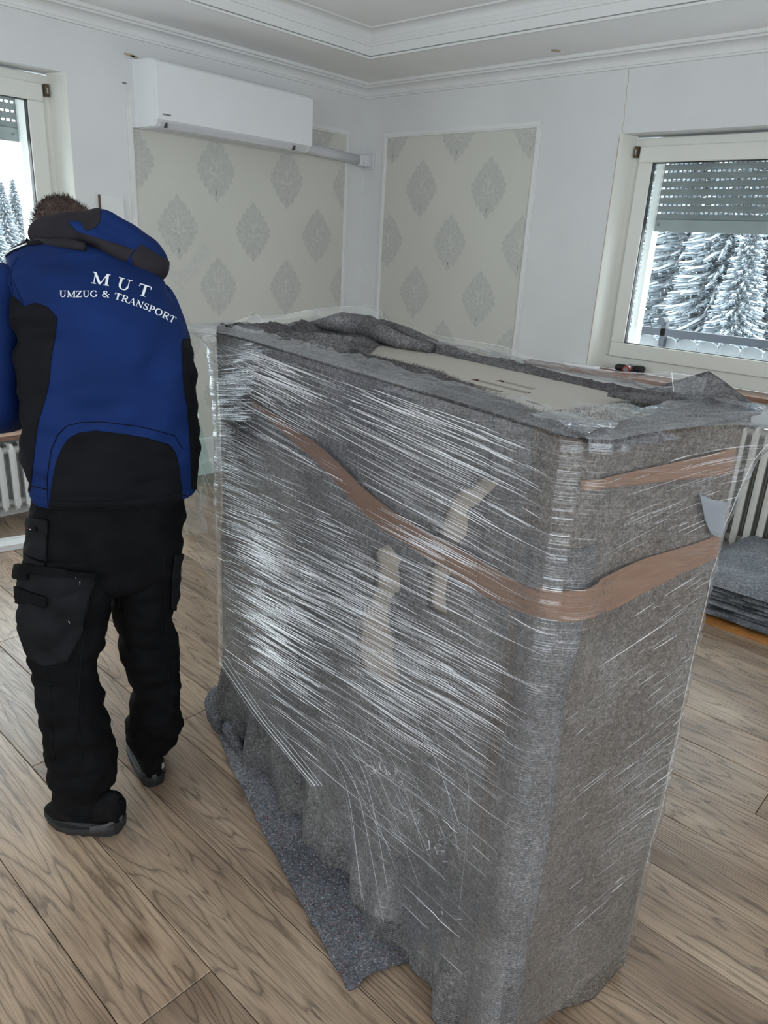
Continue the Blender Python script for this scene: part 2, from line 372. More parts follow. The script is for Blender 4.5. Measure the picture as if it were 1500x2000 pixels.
# ================================================================== THE ROOM
KX, KY, CZ = 4.40, 4.353, 2.72
XB, YB = -2.8, -2.6
def A_(a, b, c): return (KX+a, KY+b, c)          # wall on the left: a = offset from the corner (negative), b outwards
def B_(a, b, c): return (KX+b, KY-a, c)          # wall on the right: a = offset from the corner (positive)
def wallmesh(a0, a1, z0, z1, holes, W, depth=.34, splay=.0):
    As = sorted({a0, a1} | {h[0] for h in holes} | {h[1] for h in holes}); Zs = sorted({z0, z1} | {h[2] for h in holes} | {h[3] for h in holes})
    inh = lambda a, z: any(h[0] < a < h[1] and h[2] < z < h[3] for h in holes)
    mb = MB()
    for i in range(len(As)-1):
        for j in range(len(Zs)-1):
            A0, A1, Z0, Z1 = As[i], As[i+1], Zs[j], Zs[j+1]
            if inh((A0+A1)/2, (Z0+Z1)/2): continue
            for b in (0, depth): mb.add([W(A0, b, Z0), W(A1, b, Z0), W(A1, b, Z1), W(A0, b, Z1)], [(0, 1, 2, 3)])
    for h in holes:
        p = [(h[0], h[2]), (h[1], h[2]), (h[1], h[3]), (h[0], h[3])]
        for i in range(4):
            (a, z), (c, d) = p[i], p[(i+1) % 4]
            mb.add([W(a, 0, z), W(c, 0, d), W(c, depth, d), W(a, depth, z)], [(0, 1, 2, 3)])
    return mb
wL = wallmesh(-7.2, 0, 0, 3.0, [(-4.0, -2.303, .50, 2.39)], A_).out('wall_left', M['wall'], kind='structure')
wR = wallmesh(0, 6.953, 0, 3.0, [(2.075, 3.75, .93, 2.297), (4.7, 6.4, .93, 2.297)], B_).out('wall_right', M['wall'], kind='structure')
wallmesh(YB, KY, 0, 3.0, [(-1.2, 2.4, 1.0, 2.3)], lambda a, b, c: (XB-b, a, c)).out('wall_back', M['wall'], kind='structure')
wallmesh(XB, KX, 0, 3.0, [(-1.2, 2.4, .9, 2.3)], lambda a, b, c: (a, YB-b, c)).out('wall_front', M['wall'], kind='structure')
portal((KX-3.15, KY+.30, 1.45), (0, -1, 0), 1.7, 1.9); portal((KX+.30, KY-2.91, 1.6), (-1, 0, 0), 1.67, 1.37)
portal((KX+.30, KY-5.55, 1.6), (-1, 0, 0), 1.7, 1.37); portal((XB-.2, .6, 1.65), (1, 0, 0), 3.6, 1.3); portal((.6, YB-.2, 1.6), (0, 1, 0), 3.6, 1.4)
# ceiling with a raised tray
T = .59; TZ = 2.875
cb = MB()
x0, x1, y0, y1 = XB+T, KX-T, YB+T, KY-T
for (a, b, c, d) in ((XB-.3, KX+.3, y1, KY+.3), (XB-.3, KX+.3, YB-.3, y0), (XB-.3, x0, y0, y1), (x1, KX+.3, y0, y1)):
    cb.box(a, b, c, d, CZ, CZ+.04)
cb.box(x0-.15, x1+.15, y0-.15, y1+.15, TZ, TZ+.04)
ceil = cb.out('ceiling', M['ceil'], kind='structure')
def ringprof(prof, name, mat, inset0=0., rect=(XB, KX, YB, KY), parent=None, kind='structure'):
    """sweep (offset inwards, z) profile round the rectangle with mitred corners"""
    X0, X1, Y0, Y1 = rect; V = []; F = []; n = len(prof)
    for sx, sy in ((0, 0), (1, 0), (1, 1), (0, 1)):
        for o_, z in prof:
            V.append(((X1-o_ if sx else X0+o_), (Y1-o_ if sy else Y0+o_), z))
    for c in range(4):
        for i in range(n-1): F.append((c*n+i, c*n+i+1, ((c+1) % 4)*n+i+1, ((c+1) % 4)*n+i))
    return mk(name, V, F, mat, parent, kind=kind)
def cove(o0, z0, o1, z1, n=6, bulge=1):
    return [(o0+(o1-o0)*(1-math.cos(k/n*math.pi/2) if bulge > 0 else math.sin(k/n*math.pi/2)), z0+(z1-z0)*(math.sin(k/n*math.pi/2) if bulge > 0 else 1-math.cos(k/n*math.pi/2))) for k in range(n+1)]
ringprof([(0, 2.628), (.012, 2.63), (.014, 2.640), (.006, 2.645)]+cove(.008, 2.648, .05, 2.69, 6, 1)+[(.056, 2.69), (.058, 2.70), (.075, 2.702), (.078, 2.721)], 'trim_1', M['trim'])
# tray side with stepped mouldings and aluminium light channel
tr = (x0, x1, y0, y1)
ringprof([(-.006, CZ-.006), (.010, CZ-.006), (.012, CZ+.004), (.003, CZ+.008)], 'trim_2', M['trim'], rect=tr)
ringprof([(.003, CZ+.007), (.003, CZ+.014)], 'trim_3', M['led'], rect=tr)
ringprof([(.004, CZ+.013), (.004, CZ+.062), (.012, CZ+.064), (.014, CZ+.078), (.004, CZ+.082), (.004, CZ+.105)]+cove(.006, CZ+.107, .05, CZ+.146, 6, 1)+[(.056, CZ+.147), (.058, TZ+.001)], 'trim_4', M['trim'], rect=tr)
ringprof([(.0005, 0), (.016, 0), (.016, .09), (.010, .105), (.0005, .108)], 'baseboard_all', M['trim'])
# ceiling stains (brown water marks) as thin flecks of paint
m, nt, b, o = newmat('ceiling_stain'); b.inputs['Base Color'].default_value = (.50, .44, .34, 1); b.inputs['Roughness'].default_value = .9; M['stain'] = m
for (px, py, z, r, sq) in ((1005, 12, TZ, .10, .22), (945, 22, TZ, .05, .3), (1085, 99, CZ, .035, .35)):
    c = on(px, py, 2, z-.001); V = [(c.x+math.cos(t)*r*(1+.35*nz(math.cos(t)*2, math.sin(t)*2, r*9)), c.y+math.sin(t)*r*sq*2*(1+.35*nz(math.cos(t)*3, 5+math.sin(t)*3)), z-.001) for t in [k/20*6.283 for k in range(20)]]
    mk('stain', V, [tuple(range(20))], M['stain'], ceil)
# ------------------------------------------------------------------ floor of oak planks, running along y
sub = mk('floor', [(XB-.3, YB-.3, -.03), (KX+.3, YB-.3, -.03), (KX+.3, KY+.3, -.03), (XB-.3, KY+.3, -.03)], [(0, 1, 2, 3)], M['dark'], kind='structure')
rng = random.Random(3); PW = .2145; pm = {}
def plankmesh(Ln):
    k = round(Ln, 3)
    if k not in pm:
        g = .0009; c = .0016; w = PW/2-g; l = Ln/2-g
        V = [(-w, -l, -.014), (w, -l, -.014), (w, l, -.014), (-w, l, -.014), (-w, -l, -c), (w, -l, -c), (w, l, -c), (-w, l, -c), (-w+c, -l+c, 0), (w-c, -l+c, 0), (w-c, l-c, 0), (-w+c, l-c, 0)]
        F = [(0, 1, 5, 4), (1, 2, 6, 5), (2, 3, 7, 6), (3, 0, 4, 7), (4, 5, 9, 8), (5, 6, 10, 9), (6, 7, 11, 10), (7, 4, 8, 11), (8, 9, 10, 11)]
        me = bpy.data.meshes.new('plank'); me.from_pydata(V, [], F); me.materials.append(M['oak']); pm[k] = me
    return pm[k]
fixed = {0: [1.085, -1.1, 3.285], 1: [2.06, -.14], 2: [.2, 2.9], 4: [.95, 3.0], 6: [-.3, 1.75], 8: [.35, 2.4], 3: [1.95]}
i0 = int(math.floor((XB-.485)/PW)); i1 = int(math.ceil((KX-.485)/PW))
for i in range(i0, i1+1):
    xc = .485+PW*(i+.5); a, bnd = XB, KX
    js = sorted(fixed.get(i, [YB+rng.uniform(.3, 2.2)+2.2*k for k in range(4)])); js = [YB-.05]+[j for j in js if YB+.1 < j < KY-.1]+[KY+.05]
    for j0, j1 in zip(js, js[1:]):
        o = bpy.data.objects.new('plank', plankmesh(j1-j0)); COL.objects.link(o); o.location = (xc, (j0+j1)/2, 0); o.parent = sub
# ------------------------------------------------------------------ wallpaper panels
def leaf(cx, cy, ang, ln, wd, n=6):
    pts = []
    for k in range(n+1): t = k/n; pts.append((t*ln, wd*math.sin(math.pi*t**.75)*(.8+.2*math.cos(t*9))))
    pts += [(p[0], -p[1]) for p in pts[-2:0:-1]]
    c, s = math.cos(ang), math.sin(ang)
    return [(cx+c*x-s*y, cy+s*x+c*y) for x, y in pts]
def damask():
    """unit motif, half height 1 (x = +-.79)"""
    P = []
    env = lambda th: 1/((abs(math.cos(th))/.77)**1.25+(abs(math.sin(th))/.98)**1.25)**(1/1.25)
    body = []
    for k in range(120):
        th = 2*math.pi*k/120; lob = abs(math.sin(th*9+.35*math.sin(th*2)))**.6; sm = abs(math.sin(th*27))
        R = env(th)*(.83+.15*lob+.03*sm); body.append((math.cos(th)*R, math.sin(th)*R))
    for k in range(120): P.append([(0, 0), body[k], body[(k+1) % 120]])
    D = []
    for k in range(18):
        th = 2*math.pi*(k+.5)/18; R = env(th)
        c, s_ = math.cos(th), math.sin(th); D.append(leaf(c*R*.48, s_*R*.48, th+.3*math.sin(2*th), R*.34, .013))
    for sg in (-1, 1):
        D.append(leaf(sg*.03, -.16, math.pi/2-sg*1.2, .30, .035)); D.append(leaf(sg*.05, -.26, -math.pi/2+sg*1.2, .26, .03))
        D.append(leaf(sg*.06, .12, math.pi/2-sg*.5, .30, .03)); D.append(leaf(sg*.16, -.12, math.pi/2-sg*.2, .24, .03))
    D.append(leaf(0, -.05, math.pi/2, .40, .07)); D.append(leaf(0, -.22, math.pi/2, .16, .07))
    for k in range(5): D.append(leaf((k-2)*.07, -.62-.03*abs(k-2), -math.pi/2+(k-2)*.3, .16, .018))
    return [(p, 0) for p in P]+[(p, 1) for p in D]
DM = damask()
def vine():
    P = []
    for sg in (-1, 1):
        for k in range(14):
            t = k/13; x = sg*(.06+.95*t**.8); y = -1.22-.35*(1-t)**2+.55*t**1.5
            P.append(leaf(x, y, (math.pi/2-sg*(1.0-.5*t)), .2, .035)); P.append(leaf(x, y, (math.pi/2-sg*(2.1-.3*t)), .26, .06)); P.append(leaf(x, y, (math.pi/2-sg*(-.2-.4*t)), .26, .06))
    for k in range(9): P.append(leaf(0, -1.3-.1*k, -math.pi/2+(k % 3-1)*.9, .3, .05))
    return P
VN = [(p, 0) for p in vine()]
def panel(W, parent, a0, a1, z0, z1, motifs, vines=()):
    s = 1 if a1 > 0 else -1
    wp = MB().box(a0, a1, -.0025, .001, z0, z1, W).out('wallpaper', M['paper'], parent)
    w = .034
    for (p, q, r, t) in ((a0-w, a1+w, z1, z1+w), (a0-w, a1+w, z0-w, z0), (a0-w, a0, z0, z1), (a1, a1+w, z0, z1)):
        mb = MB(); mb.box(p, q, -.010, .001, r, t, W); e = .009
        mb.box(p+(e if t-r > w*2 else 0), q-(e if t-r > w*2 else 0), -.016, -.009, r+(e if t-r < w*2 else 0), t-(e if t-r < w*2 else 0), W)
        mb.out('moulding', M['trim'], parent)
    for lst, shapes, mat, nm, dep in ((motifs, DM, M['damask'], 'damask_motif', -.0033), (vines, VN, M['vine'], 'vine_motif', -.0031)):
        for ca, cz, h in lst:
            V = []; F = []
            for k, (pl, hi) in enumerate(shapes):
                b = len(V); V += [(ca+x*h, dep-hi*.0006-(k*.00002 if nm == 'vine_motif' else 0), cz+y*h) for x, y in pl]; F.append(tuple(range(b, b+len(pl))))
            for ax, lim, sg in ((0, a0, 1), (0, a1, -1), (2, z1, -1), (2, z0, 1)):
                if not V: break
                sd = [sg*(v[ax]-lim) for v in V]
                if min(sd) < 0: V, F, _ = clip(V, F, sd)
            if V:
                o = mk(nm, [W(*v) for v in V], F, mat, wp); o.data.materials.append(M['vine'])
                for p in o.data.polygons:
                    if abs(V[p.vertices[0]][1]-dep) > .0003: p.material_index = 1
mA = []; mBm = []
for r in range(8):
    z = 2.375-.3605*r
    for c in range(-1, 8):
        x = -1.945+.2935*c
        if (c+r) % 2: mA.append((x+.0, z-.003, .198))
        y = .285+.2965*(c-1)
        if (c+r) % 2: mBm.append((y-.0, z, .198))
panel(A_, wL, -1.93, -.215, .27, 2.36, mA, [(-1.652, 1.655, .2)]); panel(B_, wR, .225, 1.505, .27, 2.36, mBm)
# hairline crack in the paint above the right window and the box joint on the left
MB().tube([B_(2.085-.004*math.sin(k*2.1)-.0015*k, -.0005, 2.30+.033*k) for k in range(11)], .0016, 4).out('paint_crack', M['stain'], wR)
MB().tube([B_(2.072, -.001, .95+.134*k) for k in range(11)], .0026, 4).out('sealant_line', M['stain'], wR)
# ------------------------------------------------------------------ windows
def window(W, nm, a0, a1, z0, z1, side, railtop, holes=9, slatz=.0452, labelw=''):
    """a0..a1 x z0..z1 = wall opening; side = +1 when the jamb in view is at a0, -1 when at a1"""
    root = empty(nm, W((a0+a1)/2, .12, z0), 'white plastic framed window, %s' % labelw, 'window'); root['kind'] = 'structure'
    del root['category']; f = .062; g = .105; zb = z0+.09; zt = z1-.012
    A0, A1 = a0+.055, a1-.055
    def frame(x0_, x1_, y0_, y1_, w, b0, b1, mat, name, bw=.006):
        mb = MB()
        mb.box(x0_, x1_, b0, b1, y1_-w, y1_, W).box(x0_, x1_, b0, b1, y0_, y0_+w, W).box(x0_, x0_+w, b0, b1, y0_+w, y1_-w, W).box(x1_-w, x1_, b0, b1, y0_+w, y1_-w, W)
        return bev(mb.out(name, mat, root), bw)
    frame(A0-.03, A1+.03, zb-.075, zt, .062+.02, .125, .20, M['frame'], 'window_frame')
    s0, s1, q0, q1 = A0+.028, A1-.028, zb+.008, zt-.045
    frame(s0, s1, q0, q1, .088, .108, .165, M['frame'], 'sash')
    frame(s0+.084, s1-.084, q0+.084, q1-.084, .008, .116, .150, M['black'], 'gasket', .001)
    gl = MB().box(s0+.088, s1-.088, .128, .134, q0+.088, q1-.088, W).out('glass', M['glass'], root)
    # splayed plaster jambs with a soft edge
    for e, sg in ((a0, 1), (a1, -1)):
        prof = [(0, -.0005), (.004*0+.004, .004), (.012, .02), (.05, .128), (-.002, .128)]
        mb = MB().prism(prof, lambda p, q: W(e+sg*p, q, z0-.0), lambda p, q: W(e+sg*p, q, z1)); mb.out('jamb', M['frame'], root, smooth=False)
    # brown metal catch in the top corner
    e = A0+.010 if side > 0 else A1-.010
    MB().box(e-.011, e+.011, .095, .124, zt-.105, zt-.045, W).out('catch', M['brass'], root)
    MB().box(e-.004, e+.004, .092, .096, zt-.092, zt-.062, W).out('catch_pin', M['steel'], root)
    # exterior guide rails
    for e in (A0+.095, A1-.125):
        MB().box(e, e+.04, .22, .30, zb, z1, W).out('guide_rail', M['white'], root)
    # roller shutter
    sh = empty(('roller_shutter'), W((a0+a1)/2, .25, railtop), 'grey roller shutter partly lowered outside %s' % labelw, 'shutter')
    bt = MB().box(A0+.10, A1-.10, .243, .257, railtop-.066, railtop, W); bt.box(A0+.10, A1-.10, .257, .268, railtop-.066, railtop-.056, W)
    bt.out('bottom_bar', M['shrail'], sh)
    for e in (A0+.155, A1-.155):
        MB().tube([W(e, .242, railtop-.03), W(e, .236, railtop-.03)], .007, 10).out('stopper', M['grey'], sh)
    n = int((z1+.02-railtop)/slatz); b0 = A0+.10; b1 = A1-.10; L0 = b1-b0
    me = None
    for k in range(n):
        z = railtop+k*slatz; mb = MB(); h = slatz-.0115
        prof = [(0, .0), (.004, .006), (.0055, h*.5), (.004, h-.004), (0, h), (-.006, h), (-.004, h*.5), (-.006, 0)]
        if me is None:
            mb.prism(prof, lambda p, q: W(b0, .25-p, railtop+q), lambda p, q: W(b1, .25-p, railtop+q))
            m_ = 0; pit = .0282
            while b0+m_*pit < b1:
                mb.box(b0+m_*pit, min(b0+m_*pit+.0105, b1), .2485, .2515, railtop+h-.001, railtop+h+.0125, W); m_ += 1
            s = mb.out('slat', M['slat'], sh); me = s
        else:
            s = me.copy(); COL.objects.link(s); s.location = me.location+Vector((0, 0, k*slatz))
    return root
window(A_, 'window_1', -4.0, -2.303, .50, 2.39, -1, 2.108, labelw='the window behind the man in the blue jacket')
window(B_, 'window_2', 2.075, 3.75, .93, 2.297, 1, 1.850, labelw='the right-hand window above the ribbed radiator')
window(B_, 'window_3', 4.7, 6.4, .93, 2.297, 1, 1.95, labelw='the far right window out of view')
# sills
def sill(W, a0, a1, z, out, nm, back=.13):
    o = bev(MB().box(a0, a1, -out, back, z-.028, z, W).out(nm, M['sillwood'], kind='structure'), .004); return o
m, nt, b, o = newmat('sill_veneer'); v = mapped(nt, 'Object', (2, 2, 30)); L(nt, ramp(nt, noi(nt, v, 6, 4, .6, 1), [(.3, (.15, .075, .05)), (.55, (.27, .15, .105)), (.75, (.36, .22, .16))]), b.inputs['Base Color']); b.inputs['Roughness'].default_value = .3; M['sillwood'] = m
sill(B_, 1.66, 3.95, .945, .085, 'trim_5'); sill(A_, -4.2, -2.2, .50, .12, 'trim_6')
# ------------------------------------------------------------------ radiators
def radiator(W, a0, n, z0, z1, pitch, mat, label, deep=.125, off=.04, w=.036):
    root = empty('radiator', W(a0, -.1, 0), label, 'radiator')
    h = z1-z0; prof = []
    for cx, cy, t0 in ((deep-.03, h-.03, 0), (.03, h-.03, 90), (.03, .03, 180), (deep-.03, .03, 270)):
        for k in range(5): t = math.radians(t0+k*22.5); prof.append((cx+.03*math.cos(t), cy+.03*math.sin(t)))
    base = None
    for i in range(n):
        a = a0+pitch*(i if a0 > 0 else -i)
        if base is None:
            mb = MB(); mb.prism(prof, lambda p, q: W(a-w*.28, -off-p, z0+q), lambda p, q: W(a+w*.28, -off-p, z0+q))
            for d in (.012, deep-.012): mb.box(a-w/2, a+w/2, -off-d-.010, -off-d+.010, z0+.03, z1-.03, W)
            base = bev(mb.out('fin', mat, root), .006, 2)
        else:
            s = base.copy(); COL.objects.link(s); s.location = base.location+(Vector(W(a, 0, 0))-Vector(W(a0, 0, 0)))
    for z in (z0+.045, z1-.045):
        MB().tube([W(a0-.02, -off-deep/2, z), W(a0+(pitch*n if a0 > 0 else -pitch*n), -off-deep/2, z)], .02, 10).out('header_tube', mat, root)
    for q in (1, n-2):
        a = a0+pitch*(q if a0 > 0 else -q)
        MB().box(a-.012, a+.012, -off-.09, -off-.03, 0, z0+.01, W).out('foot', mat, root)
    return root
radiator(B_, 2.55, 23, .10, .80, .0655, M['rad'], 'tall ribbed cream radiator below the right-hand window')
radiator(A_, -2.66, 16, .06, .455, .066, M['radw'], 'low white ribbed radiator at the left edge behind the man', deep=.11)
# white skirting board lying loose on the floor
c0 = Vector((1.655, 3.79, 0)); c1 = Vector((.55, 4.04, 0)); dd = (c1-c0).normalized(); nn = Vector((-dd.y, dd.x, 0))
mb = MB(); mb.box(0, 1.3, -.055, .055, .0, .032, lambda x, y, z: tuple(c0+dd*x+nn*y+Vector((0, 0, z))))
mb.box(0, 1.3, -.055, -.030, .032, .036, lambda x, y, z: tuple(c0+dd*x+nn*y+Vector((0, 0, z))))
tag(bev(mb.out('loose_board', M['trim']), .004), 'flat white board lying on the floor in front of the low left radiator', 'board')
# ------------------------------------------------------------------ air conditioner
ac = empty('air_conditioner', A_(-1.35, 0, 2.17), 'long white air conditioner mounted on the left wall near the ceiling', 'air conditioner')
prof = [(0, 2.173), (0, 2.518), (.19, 2.518), (.215, 2.508), (.224, 2.49), (.226, 2.215), (.195, 2.180), (.16, 2.173)]
bev(MB().prism(prof, lambda p, q: A_(-1.900, -p, q), lambda p, q: A_(-.750, -p, q)).out('housing', M['acw'], ac), .004)
MB().prism([(0, 2.173), (0, 2.518), (.06, 2.518), (.06, 2.173)], lambda p, q: A_(-1.942, -p, q), lambda p, q: A_(-1.89, -p, q)).out('mounting_end', M['acw'], ac)
prof2 = [(0, 2.173), (.0, 2.516), (.18, 2.516), (.2, 2.5), (.203, 2.22), (.18, 2.18)]
V0 = [A_(-1.942+.040*(p/.2), -p, q) for p, q in prof2]; V1 = [A_(-1.88, -p, q) for p, q in prof2]; n = len(prof2)
mk('end_cover', V0+V1, [(i, (i+1) % n, n+(i+1) % n, n+i) for i in range(n)]+[tuple(range(n))[::-1], tuple(range(n, 2*n))], M['acw'], ac)
bev(MB().box(-1.903, -.747, -.236, -.2265, 2.212, 2.497, A_).out('front_panel', M['acw'], ac), .004, 3)
bev(MB().prism([(.10, 2.170), (.196, 2.176), (.224, 2.205), (.219, 2.209), (.19, 2.183), (.10, 2.176)], lambda p, q: A_(-1.875, -p, q), lambda p, q: A_(-.775, -p, q)).out('air_flap', M['duct'], ac), .002)
for a in (-1.845, -.895): MB().box(a, a+.008, -.226, -.200, 2.176, 2.203, A_).out('flap_notch', M['dark'], ac)
x = -1.868
lg = MB()
for w_ in (.008, .008, .007, .008, .003, .008, .009): lg.box(x, x+w_*.8, -.2372, -.2358, 2.236, 2.245, A_); x += w_
lg.out('logo', M['grey'], ac)
# torn plaster above and beside the unit
for px, py, r in ((253, 107, .022), (262, 111, .018), (243, 162, .016)):
    c = on(px, py, 1, KY-.003); V = [(c.x+math.cos(t)*r*(1.6 if py < 150 else 1)*(1+.5*nz(math.cos(t)*2, math.sin(t)*2, px)), KY-.004, c.z+math.sin(t)*r*.35) for t in [k/14*6.283 for k in range(14)]]
    mk('torn_plaster', V, [tuple(range(14))], M['grey'] if py > 150 else M['stain'], wL)
pc = empty('pipe_duct', A_(-.3, -.03, 2.2), 'white pipe duct running from the air conditioner to the room corner', 'duct')
pf = [(.006+.056*(.5+.5*math.cos(t))*1.0, .035*math.sin(t)) for t in [k/12*6.283 for k in range(12)]]
for (sa, za), (sb, zb_) in (((-.80, 2.232), (-.10, 2.207)),):
    V = [A_(sa, -p, za+q) for p, q in pf]+[A_(sb, -p, zb_+q) for p, q in pf]
    mk('duct_cover', V, [(i, (i+1) % 12, 12+(i+1) % 12, 12+i) for i in range(12)]+[tuple(range(12))[::-1], tuple(range(12, 24))], M['duct'], pc, smooth=True)
bev(MB().box(-.115, -.055, -.075, -.002, 2.165, 2.248, A_).out('elbow', M['duct'], pc), .012, 3)
bev(MB().box(.004, .105, -.016, -.001, 2.15, 2.262, B_).out('wall_flange', M['duct'], pc), .014, 3)
bev(MB().box(.02, .085, -.075, -.012, 2.168, 2.246, B_).out('corner_joint', M['duct'], pc), .012, 3)
# small white cover board behind the man's head
pb = empty('wall_board', A_(-2.1, 0, 1.5), 'small white board standing out from the left wall beside the man\'s head', 'board')
bev(MB().box(-2.168, -2.022, -.022, -.002, 1.52, 1.80, A_).out('board', M['trim'], pb), .003)
MB().box(-2.1705, -2.167, -.024, -.002, 1.52, 1.80, A_).out('raw_edge', M['brass'], pb, label='brown raw edge')
# thin glass sheet leaning on the left wall
gs = empty('glass_sheet', (2.5, 4.25, 0), 'greenish glass sheet leaning on the wall between the man and the wrapped cabinet', 'glass')
gm = MB().add([(2.25, 4.14, .002), (2.83, 4.14, .002), (2.78, 4.315, .66), (2.25, 4.315, .66), (2.25, 4.146, .002), (2.83, 4.146, .002), (2.78, 4.321, .66), (2.25, 4.321, .66)], [(0, 1, 2, 3), (7, 6, 5, 4), (0, 4, 5, 1), (1, 5, 6, 2), (2, 6, 7, 3), (3, 7, 4, 0)])
gm.out('pane', M['greenglass'], gs)
# ------------------------------------------------------------------ things on the right sill
def rel(x, y, z, c, ang):
    ca, sa = math.cos(ang), math.sin(ang); return (c[0]+ca*x-sa*y, c[1]+sa*x+ca*y, c[2]+z)
c = Vector((4.375, KY-2.05, .946)); an = math.radians(-86); h_ = .115
tag(bev(MB().box(-h_, h_, -.025, .025, 0, .018, lambda x, y, z: rel(x, y, z, c, an)).out('white_bar', M['white']), .006, 3), 'flat white plastic bar lying on the sill left of the cordless driver', 'bar')
dv = empty('cordless_driver', (4.452, KY-2.33, .946), 'black and silver cordless driver with a red collar on the right window sill', 'power tool')
c = Vector((4.452, KY-2.33, .946)); an = math.radians(-84)
T_ = lambda x, y, z: rel(x*.72, y*.9, z, c, an)
MB().tube([T_(-.125, .03, .022), T_(-.10, .03, .024), T_(-.05, .03, .024), T_(-.03, .03, .022)], [.014, .021, .021, .018], 12).out('grip', M['black'], dv, smooth=True)
MB().tube([T_(.02, .035, .024), T_(.06, .035, .026), T_(.10, .04, .026), T_(.125, .04, .024)], [.016, .022, .024, .02], 12).out('battery_end', M['black'], dv, smooth=True)
MB().tube([T_(0, .05, .026), T_(0, 0, .024), T_(0, -.035, .023)], [.024, .023, .021], 14).out('motor_body', M['steel'], dv, smooth=True, label='silver metal body')
MB().tube([T_(0, -.033, .023), T_(0, -.041, .023)], .0235, 14).out('collar', M['red'], dv, label='red collar')
MB().tube([T_(0, -.041, .023), T_(0, -.044, .023)], .0165, 14).out('face_plate', M['grey'], dv)
MB().box(-.04, .04, .015, .05, .012, .040, T_).out('saddle', M['dark'], dv)
# white wall plug on the floor
c = on(1311, 1391, 2, .006)
tag(MB().tube([c+Vector((-.028, .012, 0)), c+Vector((0, 0, 0)), c+Vector((.008, -.004, 0))], [.006, .006, .0045], 10).out('wall_plug', M['white'], smooth=True), 'small white plastic plug on the floor right of the wrapped cabinet', 'plug')
# ------------------------------------------------------------------ folded blankets by the right radiator
sx0, sx1, sy1, sy0 = 3.44, 4.17, 1.10, .10
cbm = MB(); g = 30; V = []; F = []
for j in range(2):
    for i in range(g+1):
        y = sy1+.02-(sy1-sy0+.1)*i/g; e = .012*nz(y, 3, 0, 7)
        V += [(sx0-.05+e+(0 if j == 0 else .0), y, .001 if j == 0 else .014+.012*nz(y, 8, 0, 6)), (sx1, y, .001 if j == 0 else .016)]
n = 2*(g+1)
for i in range(g): a = 2*i; F += [(a, a+2, a+3, a+1), (n+a, n+a+1, n+a+3, n+a+2), (a, n+a, n+a+2, a+2), (a+1, a+3, n+a+3, n+a+1)]
F += [(0, 1, n+1, n), (2*g, n+2*g, n+2*g+1, 2*g+1)]
tag(mk('cardboard_sheet', V, F, M['orange']), 'crumpled orange brown sheet lying under the pile of folded blankets', 'sheet')
def foldblanket(k, z0, th, dx, dy, puff):
    nu, nv_ = 26, 30; V = []; F = []
    for side in (1, 0):
        for i in range(nu+1):
            for j in range(nv_+1):
                u, v = i/nu, j/nv_
                x = sx0+dx+(sx1-sx0)*u; y = sy1+dy-(sy1-sy0)*v
                ex = min(u, 1-u)*12; ey = min(v, 1-v)*12; r = min(1, math.sqrt(max(0, min(1, ex)*min(1, ey))))
                wob = .010*nz(x*4, y*4, k*3.1)
                zt = z0+th*(.5+.5*math.sqrt(r))+puff*(min(1, ex)*min(1, ey))*(.7+.6*u)+.55*wob*r+.006*nz(x, y, k, 13)
                zb_ = z0+th*(.5-.5*math.sqrt(r))+.3*wob*0
                V.append((x+.010*nz(y*6, k*5.3, z0*9)+.006*nz(y, k, 1, 21), y+.012*nz(x*5, k*7.7), zt if side else zb_))
    n = (nu+1)*(nv_+1)
    for i in range(nu):
        for j in range(nv_):
            a = i*(nv_+1)+j; b = a+nv_+1; F += [(a, a+1, b+1, b), (n+a, n+b, n+b+1, n+a+1)]
    for i in range(nu): a = i*(nv_+1); b = a+nv_+1; F += [(a, b, n+b, n+a), (a+nv_, n+a+nv_, n+b+nv_, b+nv_)]
    for j in range(nv_): F += [(j, n+j, n+j+1, j+1), (nu*(nv_+1)+j, nu*(nv_+1)+j+1, n+nu*(nv_+1)+j+1, n+nu*(nv_+1)+j)]
    return mk('folded_blanket', V, F, M['feltD'], smooth=True)
ords = ['lowest', 'second lowest', 'third from the bottom', 'middle', 'fifth from the bottom', 'second from the top', 'topmost and puffiest']
z = .028
for k in range(7):
    th = .021 if k < 6 else .03
    o = foldblanket(k, z, th, [-.02, .015, 0, .02, .005, .012, 0][k], [.03, -.02, .015, -.01, .01, -.015, .0][k], .05 if k == 6 else 0)
    tag(o, 'grey folded moving blanket by the right radiator, %s of the pile' % ords[k], 'blanket', 'folded moving blankets in the pile'); z += th+.0015
